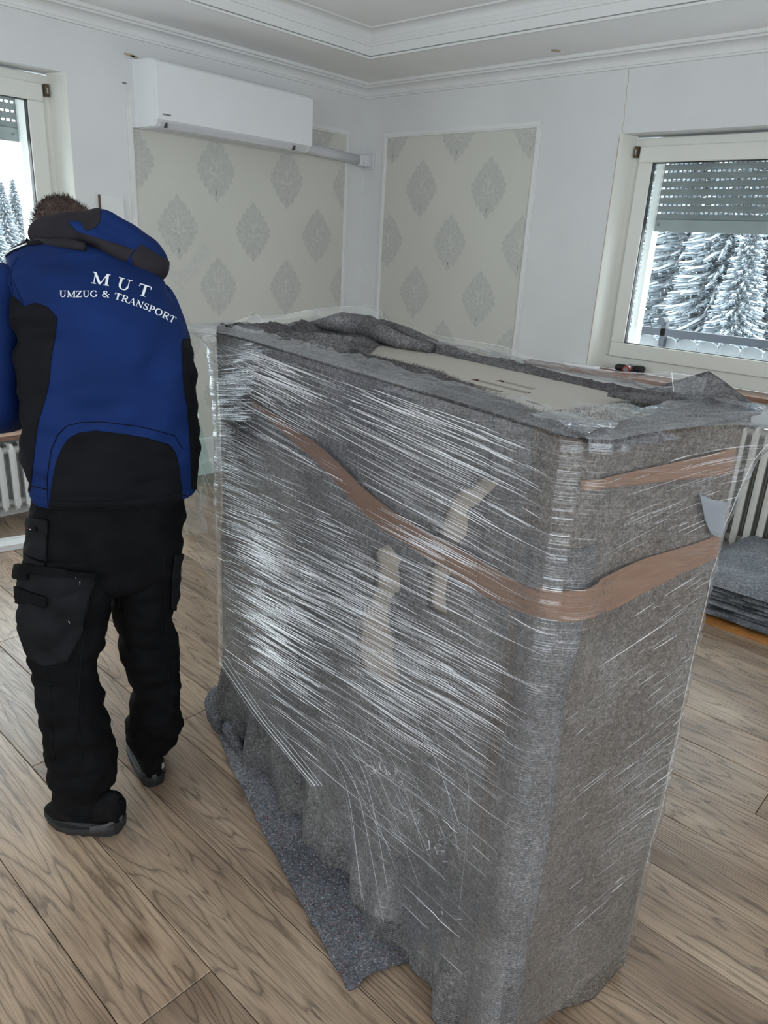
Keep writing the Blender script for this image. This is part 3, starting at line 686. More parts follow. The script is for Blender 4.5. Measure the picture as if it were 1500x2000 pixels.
# ================================================================== OUTSIDE
gb = MB(); g = 26; V = []; F = []
for i in range(g+1):
    for j in range(g+1):
        X = 5+95*(i/g)**1.5; Y = -60+150*j/g
        V.append((X, Y, -3.2+max(0, X-24)*.16+1.0*nz(X, Y, 0, .06)))
for i in range(g):
    for j in range(g): a = i*(g+1)+j; F.append((a, a+1, a+g+2, a+g+1))
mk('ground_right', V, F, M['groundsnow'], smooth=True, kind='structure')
V = []; F = []
for i in range(g+1):
    for j in range(g+1):
        Y = 6+110*(i/g)**1.5; X = -50+60*j/g
        V.append((X, Y, -3.2+max(0, Y-30)*.045+1.0*nz(X, Y, 4, .06)))
for i in range(g):
    for j in range(g): a = i*(g+1)+j; F.append((a, a+1, a+g+2, a+g+1))
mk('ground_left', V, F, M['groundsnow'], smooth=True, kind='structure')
def spruce(H, seed, name='spruce'):
    r = random.Random(seed); root = bpy.data.objects.new(name, None); COL.objects.link(root)
    MB().tube([(0, 0, 0), (0, 0, H*.5), (0, 0, H*.97)], [H*.018, H*.011, .01], 6).out('trunk', M['bark'], root)
    nd = MB(); sn = MB(); z = H*.10; 
    while z < H*.985:
        R = H*.20*(1-z/H)**.85+.06; nb = max(7, int(11+R*9))
        for k in range(nb):
            th = 6.283*(k+r.random())/nb; ln = R*r.uniform(.7, 1.15); dr = ln*r.uniform(.22, .5); c, s = math.cos(th), math.sin(th); w = ln*.05+.022
            for tgt, up, ww, o_ in ((nd, 0, 1, 0), (sn, .035+.01*ln, .7, 0)):
                V = [];  segs = 3
                for q in range(segs+1):
                    t = q/segs; rad = ln*t; zz = z-dr*t**1.4+up+(.10*ln*t**3)
                    wd = w*ww*math.sin(math.pi*min(1, .12+t*.88)**.8)+.01
                    px, py = c*rad, s*rad; V += [(px-s*wd, py+c*wd, zz-wd*.55), (px, py, zz+.02), (px+s*wd, py-c*wd, zz-wd*.55)]
                F = []
                for q in range(segs): a = q*3; F += [(a, a+3, a+4, a+1), (a+1, a+4, a+5, a+2)]
                if tgt is sn: F = [F[q] for q in range(len(F)) if r.random() < (.9 if q < 2 else .62)]
                if F: tgt.add(V, F)
                if tgt is nd:
                    for q in (.8, 1.5, 2.2, 2.9):       # side twigs
                        for sg in (-1, 1):
                            t = q/3.4; bx, by = c*ln*t, s*ln*t; bz = z-dr*t**1.4; tl = w*5*(1.15-t)
                            dx, dy = c*.6-s*sg*.8, s*.6+c*sg*.8
                            for g2, u2, w2 in ((nd, 0, .035), (sn, .035, .028)):
                                if g2 is sn and r.random() > .7: continue
                                g2.add([(bx-dy*w2, by+dx*w2, bz+u2), (bx+dy*w2, by-dx*w2, bz+u2), (bx+dx*tl, by+dy*tl, bz-tl*.35+u2)], [(0, 1, 2)])
        z += H*.0145*(1.25-.6*z/H)
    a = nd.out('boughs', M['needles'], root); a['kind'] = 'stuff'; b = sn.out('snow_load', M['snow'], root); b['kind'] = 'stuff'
    return root
protos = [spruce(9.5, 1), spruce(7.5, 2), spruce(8.5, 3)]
def gz(X, Y):
    return -3.2+(max(0, X-24)*.16 if X > 5 and Y < 60 and X > Y else max(0, Y-30)*.045)
rng = random.Random(11); spots = []
desc = []
for (px, d, k, s) in ((1335, 19, 0, 1.0), (1405, 17, 2, 1.0), (1450, 15.5, 1, .80), (1300, 24, 1, 1.1), (1370, 23, 2, 1.05), (1475, 21, 0, 1.0), (1265, 21, 1, .62), (1325, 30, 0, 1.15), (1395, 30, 1, 1.3), (1440, 28, 2, 1.2), (1495, 27, 0, 1.1), (1500, 17, 2, .9), (1290, 36, 2, 1.3), (1350, 38, 0, 1.3), (1420, 38, 1, 1.5), (1480, 36, 2, 1.4), (1250, 40, 0, 1.15), (1640, 20, 0, 1.0), (1760, 24, 1, 1.3), (1900, 21, 2, 1.1), (2100, 25, 0, 1.1), (1700, 34, 2, 1.3), (1980, 36, 1, 1.5), (1130, 27, 0, 1.0), (1010, 24, 2, 1.0), (1070, 36, 1, 1.4), (900, 30, 0, 1.1)):
    r = ray(px, 560); r = Vector((r.x, r.y, 0)).normalized(); spots.append((r.x*d, r.y*d, k, s, 'R', d, px))
for (px, d, k, s) in ((-20, 33, 1, .9), (12, 38, 2, .78), (35, 44, 0, .72), (58, 50, 1, .8), (80, 46, 2, .75)):
    r = ray(px, 460); r = Vector((r.x, r.y, 0)).normalized(); spots.append((r.x*d, r.y*d, k, s, 'L', d, px))
used = set()
ORD = ['leftmost', 'second', 'third', 'fourth', 'fifth', 'sixth', 'seventh', 'eighth', 'ninth', 'tenth', 'eleventh', 'twelfth', 'thirteenth', 'fourteenth']
rowof = lambda d, w: 'whole' if w == 'L' else 'nearest' if d < 22 else 'middle' if d < 35 else 'farthest'
for i, (X, Y, k, s, w, d, px) in enumerate(spots):
    if k in used: o = dup(protos[k])
    else: o = protos[k]; used.add(k)
    o.location = (X, Y, gz(X, Y)-.2); o.scale = (s, s, s); o.rotation_euler.z = i*2.1
    where = 'seen through the right-hand window' if w == 'R' else 'seen through the left-hand window'
    rw = rowof(d, w); n_ = sum(1 for q in spots if q[4] == w and rowof(q[5], w) == rw and q[6] < px)
    side = 'right-hand' if w == 'R' else 'left-hand'
    tag(o, '%s snow-laden spruce from the left in the %s row outside the %s window' % (ORD[n_], rw, side), 'tree', 'snowy spruces '+where)
# balcony railing with pale picket boards
XR = 6.0
rl = empty('balcony_railing', (XR, 1.5, 0), 'dark balcony railing with pale scalloped boards outside the right-hand window', 'railing')
MB().box(XR-.03, XR+.03, -1.0, 2.70, 1.055, 1.112).out('handrail', M['rail'], rl)
MB().box(XR-.02, XR+.02, -1.0, 2.70, .35, .39).out('lower_rail', M['rail'], rl)
MB().box(XR-.03, XR+.03, 2.455, 2.495, -.2, 1.16).out('post', M['rail'], rl)
MB().tube([(XR-.04, 2.50, 1.165), (XR+.04, 2.50, 1.165)], .032, 14).out('post_cap', M['rail'], rl)
MB().box(XR-.03, XR+.03, .3, .34, -.2, 1.10).out('post', M['rail'], rl)
base = None
for i in range(14):
    y = 2.62-.165*i
    if base is None:
        prof = [(-.077, .30), (.077, .30), (.077, 1.01)]+[(.077*math.cos(t), 1.01+.035*math.sin(t)) for t in [k/8*math.pi for k in range(1, 8)]]+[(-.077, 1.01)]
        base = MB().prism(prof, lambda p, q: (XR+.031, y+p, q), lambda p, q: (XR+.05, y+p, q)).out('board', M['pale'], rl)
    else: s = base.copy(); COL.objects.link(s); s.location = base.location+Vector((0, -.165*i, 0))
bf = MB().box(KX+.36, XR+.2, -1.2, 2.9, -.35, -.2).out('balcony_slab', M['snow'], kind='structure')
# ================================================================== THE WRAPPED CABINET
CN = Vector((1.008, .51, 0)); cu = Vector((.208, .978, 0)).normalized(); cv = Vector((.978, -.208, 0)).normalized()
CL, CD, CHT = 1.37, .41, 1.34
def Cw(s, t, z): return CN+cu*s+cv*t+Vector((0, 0, z))
def onlong(x, y, t=0):
    q = onp(x, y, Cw(0, t, 0), cv)-CN; return q.dot(cu), q.z
def onshort(x, y, s=0):
    q = onp(x, y, Cw(s, 0, 0), cu)-CN; return q.dot(cv), q.z
cab = empty('wrapped_cabinet', tuple(Cw(CL/2, CD/2, 0)), 'tall cabinet padded with grey felt blankets, taped and wrapped in clear stretch film', 'cabinet')
# body and slotted top
rr = .0
bev(MB().box(.004, CL-.004, .004, CD-.004, .03, CHT-.020, Cw).out('cabinet_body', M['creamd'], cab), .006)
MB().box(.03, CL-.03, .03, CD-.03, .0, .03, Cw).out('plinth', M['dark'], cab)
slots = []
tp = lambda x, y: (lambda q: (q.dot(cu), q.dot(cv)))(on(x, y, 2, CHT)-CN)
for (ax, ay, bx, by) in ((910, 749, 983, 765), (924, 741, 1034, 768), (972, 743, 1044, 760), (690, 678, 716, 684), (694, 672, 722, 679)):
    a = tp(ax, ay); b_ = tp(bx, by); slots.append((a, b_))
sl_t = [.195, .2125+.022, .2125+.052, .245, .272]
V = []; F = []
# top sheet cut as rows so the slots are real openings
rows = []
slot_rects = []
for a, b_ in slots:
    tc = (a[1]+b_[1])/2; slot_rects.append((min(a[0], b_[0]), max(a[0], b_[0]), tc-.0085, tc+.0085))
slot_rects = [r for i, r in enumerate(slot_rects) if i < 3]+[(slot_rects[3][0], slot_rects[3][0]+.1, slot_rects[0][2], slot_rects[0][3]), (slot_rects[3][0]-.01, slot_rects[3][0]+.12, slot_rects[1][2], slot_rects[1][3])]
ss = sorted({0, CL} | {r[0] for r in slot_rects} | {r[1] for r in slot_rects}); ts = sorted({0, CD} | {r[2] for r in slot_rects} | {r[3] for r in slot_rects})
mb = MB()
for i in range(len(ss)-1):
    for j in range(len(ts)-1):
        cs, ct = (ss[i]+ss[i+1])/2, (ts[j]+ts[j+1])/2
        if any(r[0] < cs < r[1] and r[2] < ct < r[3] for r in slot_rects): continue
        mb.add([Cw(ss[i], ts[j], CHT), Cw(ss[i+1], ts[j], CHT), Cw(ss[i+1], ts[j+1], CHT), Cw(ss[i], ts[j+1], CHT)], [(3, 2, 1, 0)])
tops = mb.out('top_panel', M['cream'], cab); 
bmm = bmesh.new(); bmm.from_mesh(tops.data); bmesh.ops.remove_doubles(bmm, verts=bmm.verts, dist=1e-5); bmm.to_mesh(tops.data); bmm.free(); solid(tops, .018, -1)
for r in slot_rects:
    z0_ = CHT-.0185; n = 8; rad = (r[3]-r[2])/2; tc = (r[2]+r[3])/2
    # rounded slot ends: small fillers in the four corners
    mb = MB()
    for e, sg in ((r[0], 1), (r[1], -1)):
        for q in (-1, 1):
            pts = [(e, tc+q*rad)]+[(e+sg*rad*(1-math.sin(k/n*math.pi/2)), tc+q*rad*math.cos(k/n*math.pi/2)) for k in range(n+1)]
            mb.add([Cw(a, b, CHT) for a, b in pts]+[Cw(a, b, z0_) for a, b in pts], [tuple(range(n+2)), tuple(range(n+2, 2*n+4))[::-1]]+[(k, k+1, n+3+k, n+2+k) for k in range(n+1)])
    mb.box(r[0]-.002, r[1]+.002, r[2]-.002, r[3]+.002, CHT-.0205, CHT-.0195, Cw)
    mb.out('vent_slot', M['slot'], cab, label='dark brown ventilation slot')
# ---- perimeter parameter p: 0 at the near corner, + along the short side, - along the long side
RC = .028
def peri(p):
    """-> s, t, ns, nt (outward)"""
    P_ = 2*(CL+CD); p = (p+CL) % P_-CL
    def corner(cs, ct, a):   # a = angle
        return cs+RC*math.cos(a), ct+RC*math.sin(a), math.cos(a), math.sin(a)
    q = p
    if q <= 0: e0 = -q; s, t, n = -q, 0, (0, -1)
    # corner list: near (0,0), right (0,CD), far right (CL,CD), far left (CL,0)
    cs = [(0, 0, 0), (CD, 0, CD), (CD+CL, CL, CD), (2*CD+CL, CL, 0), (-CL, CL, 0)]
    ang = {0: (-90, -180), 1: (180, 90), 2: (90, 0), 3: (0, -90), 4: (0, -90)}
    for k, (pc, s_, t_) in enumerate(cs):
        if abs(q-pc) < RC:
            f = (q-pc+RC)/(2*RC); a0, a1 = ang[k]
            if k == 4 or k == 3: a0, a1 = 0, -90
            a = math.radians(a0+(a1-a0)*f)
            return corner(s_+(RC if s_ == 0 else -RC), t_+(RC if t_ == 0 else -RC), a)
    if q <= 0: return -q, 0, 0, -1
    if q < CD: return 0, q, -1, 0
    if q < CD+CL: return q-CD, CD, 0, 1
    if q < 2*CD+CL: return CL, CD-(q-CD-CL), 1, 0
    return CL-(q-2*CD-CL), 0, 0, -1
def surf(p, z, off):
    s, t, ns, nt_ = peri(p); return Cw(s+ns*off, t+nt_*off, z)
sm = lambda a, b, x: (lambda t: t*t*(3-2*t))(min(1, max(0, (x-a)/(b-a))))
def bdisp(p, z):
    """how far the padded blanket stands off the cabinet"""
    d = .012+.008*(nz(p, z, 0, 3.1)+.5*nz(p, z, 5, 8))
    if p < 0:                                        # long side: soft creases and a flaring skirt
        d += .007*math.sin((p*1.0+z*.55)*15+2*nz(p, z, 2, 2.5))*(.5+.5*nz(p, z, 9, 2))
        lo = 1-sm(0, .40, z); d += lo**1.6*(.028+.020*math.sin(p*27+3*nz(p, z, 0, 2.2))+.012*math.sin(p*51+1))
    elif p < CD: d += (1-sm(0, .14, z))**1.5*(.020+.016*math.sin(p*26+1.2))
    return max(.004, d if z < .45 else min(d, .024))
def sheet(p0, p1, z0, z1, np_, nz_, off, zf=None):
    V = []; F = []; UV = []
    for i in range(np_+1):
        p = p0+(p1-p0)*i/np_
        for j in range(nz_+1):
            z = z0+(z1-z0)*j/nz_
            if zf: z = zf(p, z)
            V.append(surf(p, z, off(p, z))); UV.append((p, z))
    for i in range(np_):
        for j in range(nz_): a = i*(nz_+1)+j; F.append((a, a+nz_+1, a+nz_+2, a+1))
    return V, F, UV
hemz = lambda p, z: z if z > .12 else z+(.12-z)/.12*(.004+.012*abs(nz(p, 1, 0, 5)))
# main blanket (long side, left end), with two gaps that show the cabinet
V, F, UV = sheet(-CL-.42, .03, .0, CHT+.004, 300, 170, bdisp, hemz)
gap1 = [onlong(*q) for q in ((940, 938), (990, 930), (975, 955), (935, 990), (908, 1060), (888, 1130), (880, 1196), (850, 1188), (843, 1130), (858, 1060), (880, 990), (905, 955))]
gap2 = [onlong(*q) for q in ((738, 1075), (775, 1055), (800, 1090), (792, 1140), (768, 1190), (775, 1260), (792, 1325), (765, 1345), (715, 1305), (700, 1260), (712, 1200), (738, 1150))]
uvw = [(-p+.018*nz(p, z, 3, 22), z+.016*nz(p, z, 7, 22)) for p, z in UV]
sd = np.minimum(-sdpoly(uvw, gap1), -sdpoly(uvw, gap2))
V1, F1, U1 = clip(V, F, sd, UV)
bl = mk('blanket', V1, F1, M['feltA'], cab, True, U1); solid(bl, .004, 0)
# blanket round the short side, its edge lapping over the near corner
def bd2(p, z): return bdisp(p, z)*.35+.008+.015*sm(.10, .35, p)+(.008*math.exp(-((p+.02)/.05)**2))+.006*math.sin(z*5+p*6)*nz(p, z, 1, 2)
V, F, UV = sheet(-.135, CD+.25, .0, CHT+.006, 150, 150, bd2, lambda p, z: z if z > .12 else z+(.12-z)/.12*(.005+.022*abs(math.sin(p*9+.6))))
edge = lambda z: -.098-.016*nz(z, 0, 0, 3)-.01*math.sin(z*4)
sd = [p-edge(z) for p, z in UV]; V1, F1, U1 = clip(V, F, sd, UV)
bl2 = mk('blanket', V1, F1, M['feltB'], cab, True, U1); solid(bl2, .004, 0)
bl2['label'] = 'brownish grey blanket round the narrow side'
V, F, UV = sheet(CD+.2, CD+CL+.02, .01, CHT+.0, 60, 40, lambda p, z: .012+.006*nz(p, z, 1, 4))
solid(mk('blanket', V, F, M['feltA'], cab, True, UV), .007, 1)
# corner strip of lighter blanket on the near edge
def bd3(p, z): return bd2(p, z)+.004
V, F, UV = sheet(-.075, .075, .01, 1.17, 24, 120, bd3); sd = [.055+.018*nz(z, 2, 0, 4)-abs(p+.012) for p, z in UV]
V1, F1, U1 = clip(V, F, sd, UV); solid(mk('corner_padding', V1, F1, M['feltA'], cab, True, U1), .003, 0)
# ---- blanket turned in over the top edges
def rim(path, w0, w1, hgt, nm, mat, rag=.012, seed=0, n=140, m=14, lab=None):
    """path(u)->(s,t, inward ds, dt); w(u) inward width; hgt(u) height"""
    V = []; F = []
    for i in range(n+1):
        u = i/n; s, t, ds, dt = path(u); w = w1(u)+rag*nz(u*40, seed, 0)+rag*.6*nz(u*140, seed, 3); h = hgt(u)
        for j in range(m+1):
            f = j/m; q = -w0+(w+w0)*f
            zz = h*math.sin(math.pi*min(1, f*1.02)**.8)**.55 if 0 < f < 1 else 0
            zz += .006*nz(u*50, f*4, seed)*math.sin(math.pi*f)+.004*nz(u*160, f*9, seed)*math.sin(math.pi*f)
            V.append(Cw(s+ds*q, t+dt*q, CHT+.001+zz-(.012 if j == 0 else 0)))
    for i in range(n):
        for j in range(m): a = i*(m+1)+j; F.append((a, a+m+1, a+m+2, a+1))
    o = mk(nm, V, F, mat, cab, True); 
    if lab: o['label'] = lab
    return o, V, F
ip = lambda xs, ys: (lambda u: float(np.interp(u, xs, ys)))
# inner edge of the front strip from the photograph
fe = [tp(*q) for q in ((1112, 848), (1050, 812), (1000, 790), (930, 762), (860, 730), (800, 716), (772, 708), (745, 672), (722, 690), (700, 692), (670, 664), (640, 652), (600, 648))]
fs = [max(.0, q[0]) for q in fe]; ft = [min(.36, max(.03, q[1])) for q in fe]; o_ = np.argsort(fs); fs = [fs[i] for i in o_]; ft = [ft[i] for i in o_]
rimF, RV, RF = rim(lambda u: (.0+u*CL, 0, 0, 1), .014, lambda u: ip(fs, ft)(u*CL), lambda u: .013+.024*math.exp(-((u-.66)/.03)**2)+.020*math.exp(-((u-.75)/.03)**2)+.005*nz(u*9, 1), 'folded_edge', M['feltE'], .014, 1, 300, 16)
rim(lambda u: (0, -.01+u*(CD+.03), 1, 0), .022, lambda u: ip([0, .3, .7, 1], [.035, .055, .085, .10])(u), lambda u: .013+.006*nz(u*8, 4), 'folded_edge', M['feltE'], .012, 2, 120, 14)
rim(lambda u: (u*CL, CD, 0, -1), .062, lambda u: ip([0, .1, .4, .62, .7, .8, .9, 1], [.004, .004, .006, .012, .05, .07, .08, .08])(u), lambda u: .009+.003*math.sin(u*17)+.028*math.exp(-((u-.85)/.12)**2), 'folded_edge', M['feltE'], .010, 3, 240, 16)
rim(lambda u: (CL, u*CD, -1, 0), .025, lambda u: .10+.05*math.sin(u*5), lambda u: .028+.012*nz(u*7, 8), 'folded_edge', M['feltE'], .014, 5, 120, 14)
# two rolls of blanket lying across the far end
MB().tube([Cw(s, t, CHT+z) for s, t, z in ((1.36, .30, .02), (1.25, .345, .040), (1.13, .365, .040), (1.03, .352, .030), (.96, .36, .018), (.86, .39, .012))], [.010, .030, .032, .026, .020, .012], 14).out('blanket_roll', M['feltE'], cab, smooth=True)
MB().tube([Cw(s, t, CHT+z) for s, t, z in ((1.24, .40, .030), (1.12, .405, .036), (1.0, .41, .028), (.86, .425, .010), (.7, .43, .0))], [.018, .026, .024, .016, .010], 14).out('blanket_roll', M['feltE'], cab, smooth=True)
# ragged fibre tufts along the front strip
def tufts(name, pts, n, ln, mat, seed, parent=cab):
    r = random.Random(seed); V = []; F = []
    for _ in range(n):
        p = pts(r); d = Vector((r.gauss(0, 1), r.gauss(0, 1), abs(r.gauss(0, .8)))).normalized(); l = ln*r.uniform(.4, 1.2)
        sd_ = d.cross(Vector((r.random(), r.random(), r.random()))).normalized()*.0005; q = p+d*l*.6+Vector((r.gauss(0, 1), r.gauss(0, 1), r.gauss(0, 1)))*l*.12; e = p+d*l+Vector((r.gauss(0, 1), r.gauss(0, 1), r.gauss(0, 1)))*l*.25
        b = len(V); V += [p-sd_, p+sd_, q+sd_*.8, q-sd_*.8, e]; F += [(b, b+1, b+2, b+3), (b+3, b+2, b+4)]
    o = mk(name, V, F, mat, parent); o['kind'] = 'stuff'; return o
tufts('loose_fibres', lambda r: RV[r.randrange(len(RV)//17)*17+r.choice((6, 8, 10, 12, 13, 14, 15, 16))], 9000, .010, M['feltE'], 4)
tufts('loose_fibres', lambda r: Cw(r.uniform(-.015, .12), r.uniform(-.03, CD), CHT+.018), 3500, .007, M['feltE'], 5)
tufts('loose_fibres', lambda r: surf(r.uniform(-.11, .10), r.uniform(.0, 1.3), bd2(0, .5)+.012), 5000, .008, M['feltA'], 6)
# peaked fold at the far right corner
pk = [Cw(.205, .43, CHT+.005), Cw(.15, .445, CHT+.033), Cw(.095, .46, CHT+.064), Cw(.045, .475, CHT+.032), Cw(-.005, .49, CHT+.004)]
V = []; F = []
for k in range(13):
    f = k/12; a = np.array([np.interp(f, [0, .25, .5, .75, 1], [q[c_] for q in pk]) for c_ in range(3)]); b_ = np.array(Cw(.20-.22*f, .36+.07*math.sin(f*3.14), CHT+.006)); c_ = np.array(Cw(.20-.215*f, .30+.05*f, CHT+.012))
    for q in (a, a*.55+b_*.45+np.array([0, 0, .012*math.sin(f*3.14)]), b_, c_): V.append(Vector(q))
for k in range(12):
    for j in range(3): a = k*4+j; F.append((a, a+4, a+5, a+1))
o = mk('peaked_fold', V, F, M['feltE'], cab, True); solid(o, .010)
# ---- tape
def tapeface(up, lo, f, nm, n=60, off=.006, lab=None):
    U = cr([f(*q) for q in up], n); D = cr([f(*q) for q in lo], n); V = []; F = []; UV = []; m = 6
    for i in range(n):
        for j in range(m+1):
            t = j/m; a = U[i]*(1-t)+D[i]*t; V.append((a[0], a[1])); UV.append((i/n, t*.05))
    for i in range(n-1):
        for j in range(m): a = i*(m+1)+j; F.append((a, a+1, a+m+2, a+m+1))
    return V, F, UV
tl, tf, tuv = tapeface([(505, 776), (640, 866), (740, 958), (830, 1020), (950, 1085), (1050, 1138), (1093, 1146)], [(511, 792), (640, 903), (740, 1008), (830, 1068), (950, 1146), (1040, 1188), (1092, 1198)], onlong, 'tape')
ts_, tsf, tsuv = tapeface([(1096, 1146), (1200, 1096), (1300, 1058), (1376, 1030)], [(1094, 1199), (1180, 1176), (1250, 1138), (1310, 1102), (1372, 1076)], onshort, 'tape', 40)
mx = lambda p, z: (bd2(p, z) if p > edge(z)-.02 else bdisp(p, z))
V = [surf(-s, z, max(.0275, mx(-s, z)+.0085) if s < .16 else .0275) for s, z in tl]; o = mk('packing_tape', V, tf, M['tape'], cab, True, tuv)
V = [surf(t-.022*max(0, 1-t/.03), z, max(bd2(t, z)+.007, .0275+(.006 if t < .06 else 0)-t*.02)) for t, z in ts_]; o = mk('packing_tape', V, tsf, M['tape'], cab, True, tsuv)
V, F, UV = tapeface([(1130, 930), (1220, 912), (1320, 886), (1398, 862)], [(1128, 948), (1220, 940), (1320, 925), (1392, 915)], onshort, 'tape', 40)
tt2 = mk('packing_tape', [surf(t, z, bd2(t, z)+.011) for t, z in V], F, M['tape'], cab, True, UV); solid(tt2, .001)
V, F, UV = tapeface([(1325, 952), (1350, 962), (1378, 966)], [(1335, 1000), (1348, 1028), (1370, 1036)], onshort, 'p', 12)
solid(mk('paper_patch', [surf(t, z, bd2(t, z)+.016) for t, z in V], F, M['whitepatch'], cab, True), .001)
# ---- stretch film
def foff(p, z):
    base = .036 if p > -.16 and p < CD else .032
    P_ = 2*(CL+CD)
    zt = max(0, 1-(CHT+.01-z)/.07) if z < CHT+.012 else 1
    dl = min(abs(p+CL), abs(p-(2*CD+CL))); dr = abs(p-CD); dn = abs(p)
    e = 0
    e += (.080*zt**2.2+.012*sm(1.1, 1.33, z))*math.exp(-(dl/.09)**1.3)
    z2 = max(0, 1-(CHT+.0-z)/.24); e += (.045*z2**1.5+.03*max(0, 1-(CHT-z)/.07)**2)*math.exp(-(dr/.10)**1.3)
    e += .010*math.exp(-(dn/.05)**2)
    e += .004*nz(p, z, 0, 4)+(.004*nz(p*2, z*14, 1) if z > .9 else 0)
    e += (.010*abs(nz(z*30, p, 2)) if dl < .05 or dr < .05 else 0)
    if -CL < p < -.15: e += max(0, bdisp(p, z)+.012-base)
    return base+e
lowl = [onlong(*q) for q in ((447, 1290), (520, 1392), (600, 1482), (650, 1562), (700, 1650), (760, 1745), (830, 1830), (900, 1905), (925, 1990))]
lowl = sorted([(-a, b) for a, b in lowl])
lx = [a for a, b in lowl]+[.0, .12, .43, .8, 3]; lz = [b for a, b in lowl]+[.03, .06, .10, .2, .2]
P0_, P1_ = -CL-.40, CD+.30
V, F, UV = sheet(-CL-.40, 0.0, .0, CHT+.008, 280, 130, foff)
sd = [z-(float(np.interp(p, lx, lz))+.02*nz(p, 0, 0, 12)+(.1 if p < -CL else 0)) for p, z in UV]
V1, F1, U1 = clip(V, F, sd, UV); mk('stretch_film', V1, F1, M['film'], cab, True, U1)
V, F, UV = sheet(0, CD+.45, .0, CHT+.008, 130, 130, foff)
sd = [z-(float(np.interp(p, lx, lz))+.01*nz(p, 0, 0, 12)) for p, z in UV]
V1, F1, U1 = clip(V, F, sd, UV); mk('stretch_film', V1, F1, M['filmS'], cab, True, U1)
# film turned over the top, loose and raised in places
V = []; F = []; UV = []; n = 420; m = 16; PT = 2*(CL+CD); sdv = []
for i in range(n+1):
    p = -CL+PT*i/n; s, t, a, b = peri(p); o0 = foff(p if p < CD+CL+CD/2 else p-PT, CHT+.008) if True else 0
    cx, cy = (CL/2-s), (CD/2-t)
    if p < 0 or CD < p < CD+CL: ds, dt = 0, (1 if t < CD/2 else -1)
    else: ds, dt = (1 if s < CL/2 else -1), 0
    back = CD < p < CD+CL
    wid = .055+.03*nz(p, 0, 0, 6)+(.035 if 0 < p < CD else 0)+(-.045 if back else 0)
    hgt = .012+(.014*abs(nz(p, 3, 0, 4)) if not back else .006)
    sb, tb = s+a*o0, t+b*o0
    for j in range(m+1):
        f = j/m; q = f*(wid+o0); k = max(0, 1-f*3)
        ss_, tt_ = sb+ds*q, tb+dt*q
        zz = CHT+.008+hgt*math.sin(f*2.2)*(.9+.4*nz(p*12, f*3, 2))+.010*nz(p*25, f*6, 5)*f
        V.append(Cw(min(CL+.12, ss_), tt_, zz+.006)); UV.append((p, q)); sdv.append(.93-f+.12*nz(p, 2, 0, 14)+.05*nz(p, 2, 0, 50))
for i in range(n):
    for j in range(m): a = i*(m+1)+j; F.append((a, a+m+1, a+m+2, a+1))
V1, F1, U1 = clip(V, F, sdv, UV); mk('film_collar', V1, F1, M['filmtop'], cab, True, U1)
# standing film shreds above the top (corner points read off the photograph, set on the cabinet's own back or front plane)
def shred(pts, plane_t, nm='film_shred', mat='clear'):
    """quad strip from pixel pairs (lower, upper); plane_t = distance across the cabinet"""
    V = []; F = []; UV = []
    for k, (a, b) in enumerate(pts):
        A = onp(*a, Cw(0, plane_t, 0), cv); B = onp(*b, Cw(0, plane_t+.02, 0), cv)
        for j in range(5): f = j/4; V.append(A.lerp(B, f)+cv*(.022*nz(k*1.3, f*3, plane_t*40))); UV.append((k*.05, f*.1))
    for k in range(len(pts)-1):
        for j in range(4): a = k*5+j; F.append((a, a+5, a+6, a+1))
    o = mk(nm, V, F, M[mat], cab, True, UV); o.modifiers.new('sub', 'SUBSURF').levels = 1; return o
shred([((470, 652), (455, 628)), ((520, 640), (500, 612)), ((560, 636), (545, 618)), ((600, 628), (590, 607)), ((650, 632), (640, 598)), ((700, 650), (690, 597)), ((745, 665), (738, 600)), ((765, 668), (752, 640))], .43)
shred([((760, 668), (750, 638)), ((830, 676), (815, 648)), ((900, 690), (880, 660)), ((985, 704), (982, 676)), ((1060, 728), (1045, 700)), ((1150, 758), (1120, 712)), ((1240, 780), (1210, 728)), ((1325, 795), (1312, 730)), ((1390, 760), (1385, 738))], .45)
shred([((1320, 800), (1312, 728)), ((1345, 795), (1340, 732)), ((1370, 790), (1385, 736))], .40)
shred([((400, 672), (384, 644)), ((440, 664), (425, 640)), ((480, 656), (462, 634)), ((520, 648), (500, 636))], .0)
# ---- film pleats as thin ridges, the window's glints put in as white colour
def ridges(name, items, mat, parent=cab):
    V = []; F = []
    for pts, w in items:
        n = len(pts); b = len(V)
        for k, (P, N, S) in enumerate(pts):
            ww = w*(math.sin(math.pi*(k+.35)/(n-.3))**.7 if n > 2 else 1)
            V += [P-S*ww, P+N*ww*1.3, P+S*ww]
        for k in range(n-1): a = b+k*3; F += [(a, a+3, a+4, a+1), (a+1, a+4, a+5, a+2)]
    o = mk(name, V, F, M[mat], parent); o['kind'] = 'stuff'; return o
R = random.Random(21)
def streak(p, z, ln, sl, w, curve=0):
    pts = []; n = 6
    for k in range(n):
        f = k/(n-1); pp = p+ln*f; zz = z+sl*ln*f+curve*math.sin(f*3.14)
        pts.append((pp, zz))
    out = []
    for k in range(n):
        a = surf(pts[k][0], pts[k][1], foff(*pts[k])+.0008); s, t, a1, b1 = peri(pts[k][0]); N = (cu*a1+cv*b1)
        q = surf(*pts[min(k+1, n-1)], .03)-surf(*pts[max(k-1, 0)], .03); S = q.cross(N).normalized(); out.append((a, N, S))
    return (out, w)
lowf = lambda p: float(np.interp(p, lx, lz))
def slope_at(p, z): return float(np.interp(z, [.2, .45, .75, .98, 1.12, 1.22, 1.34], [.20, .19, .16, .08, -.02, -.05, -.02]))
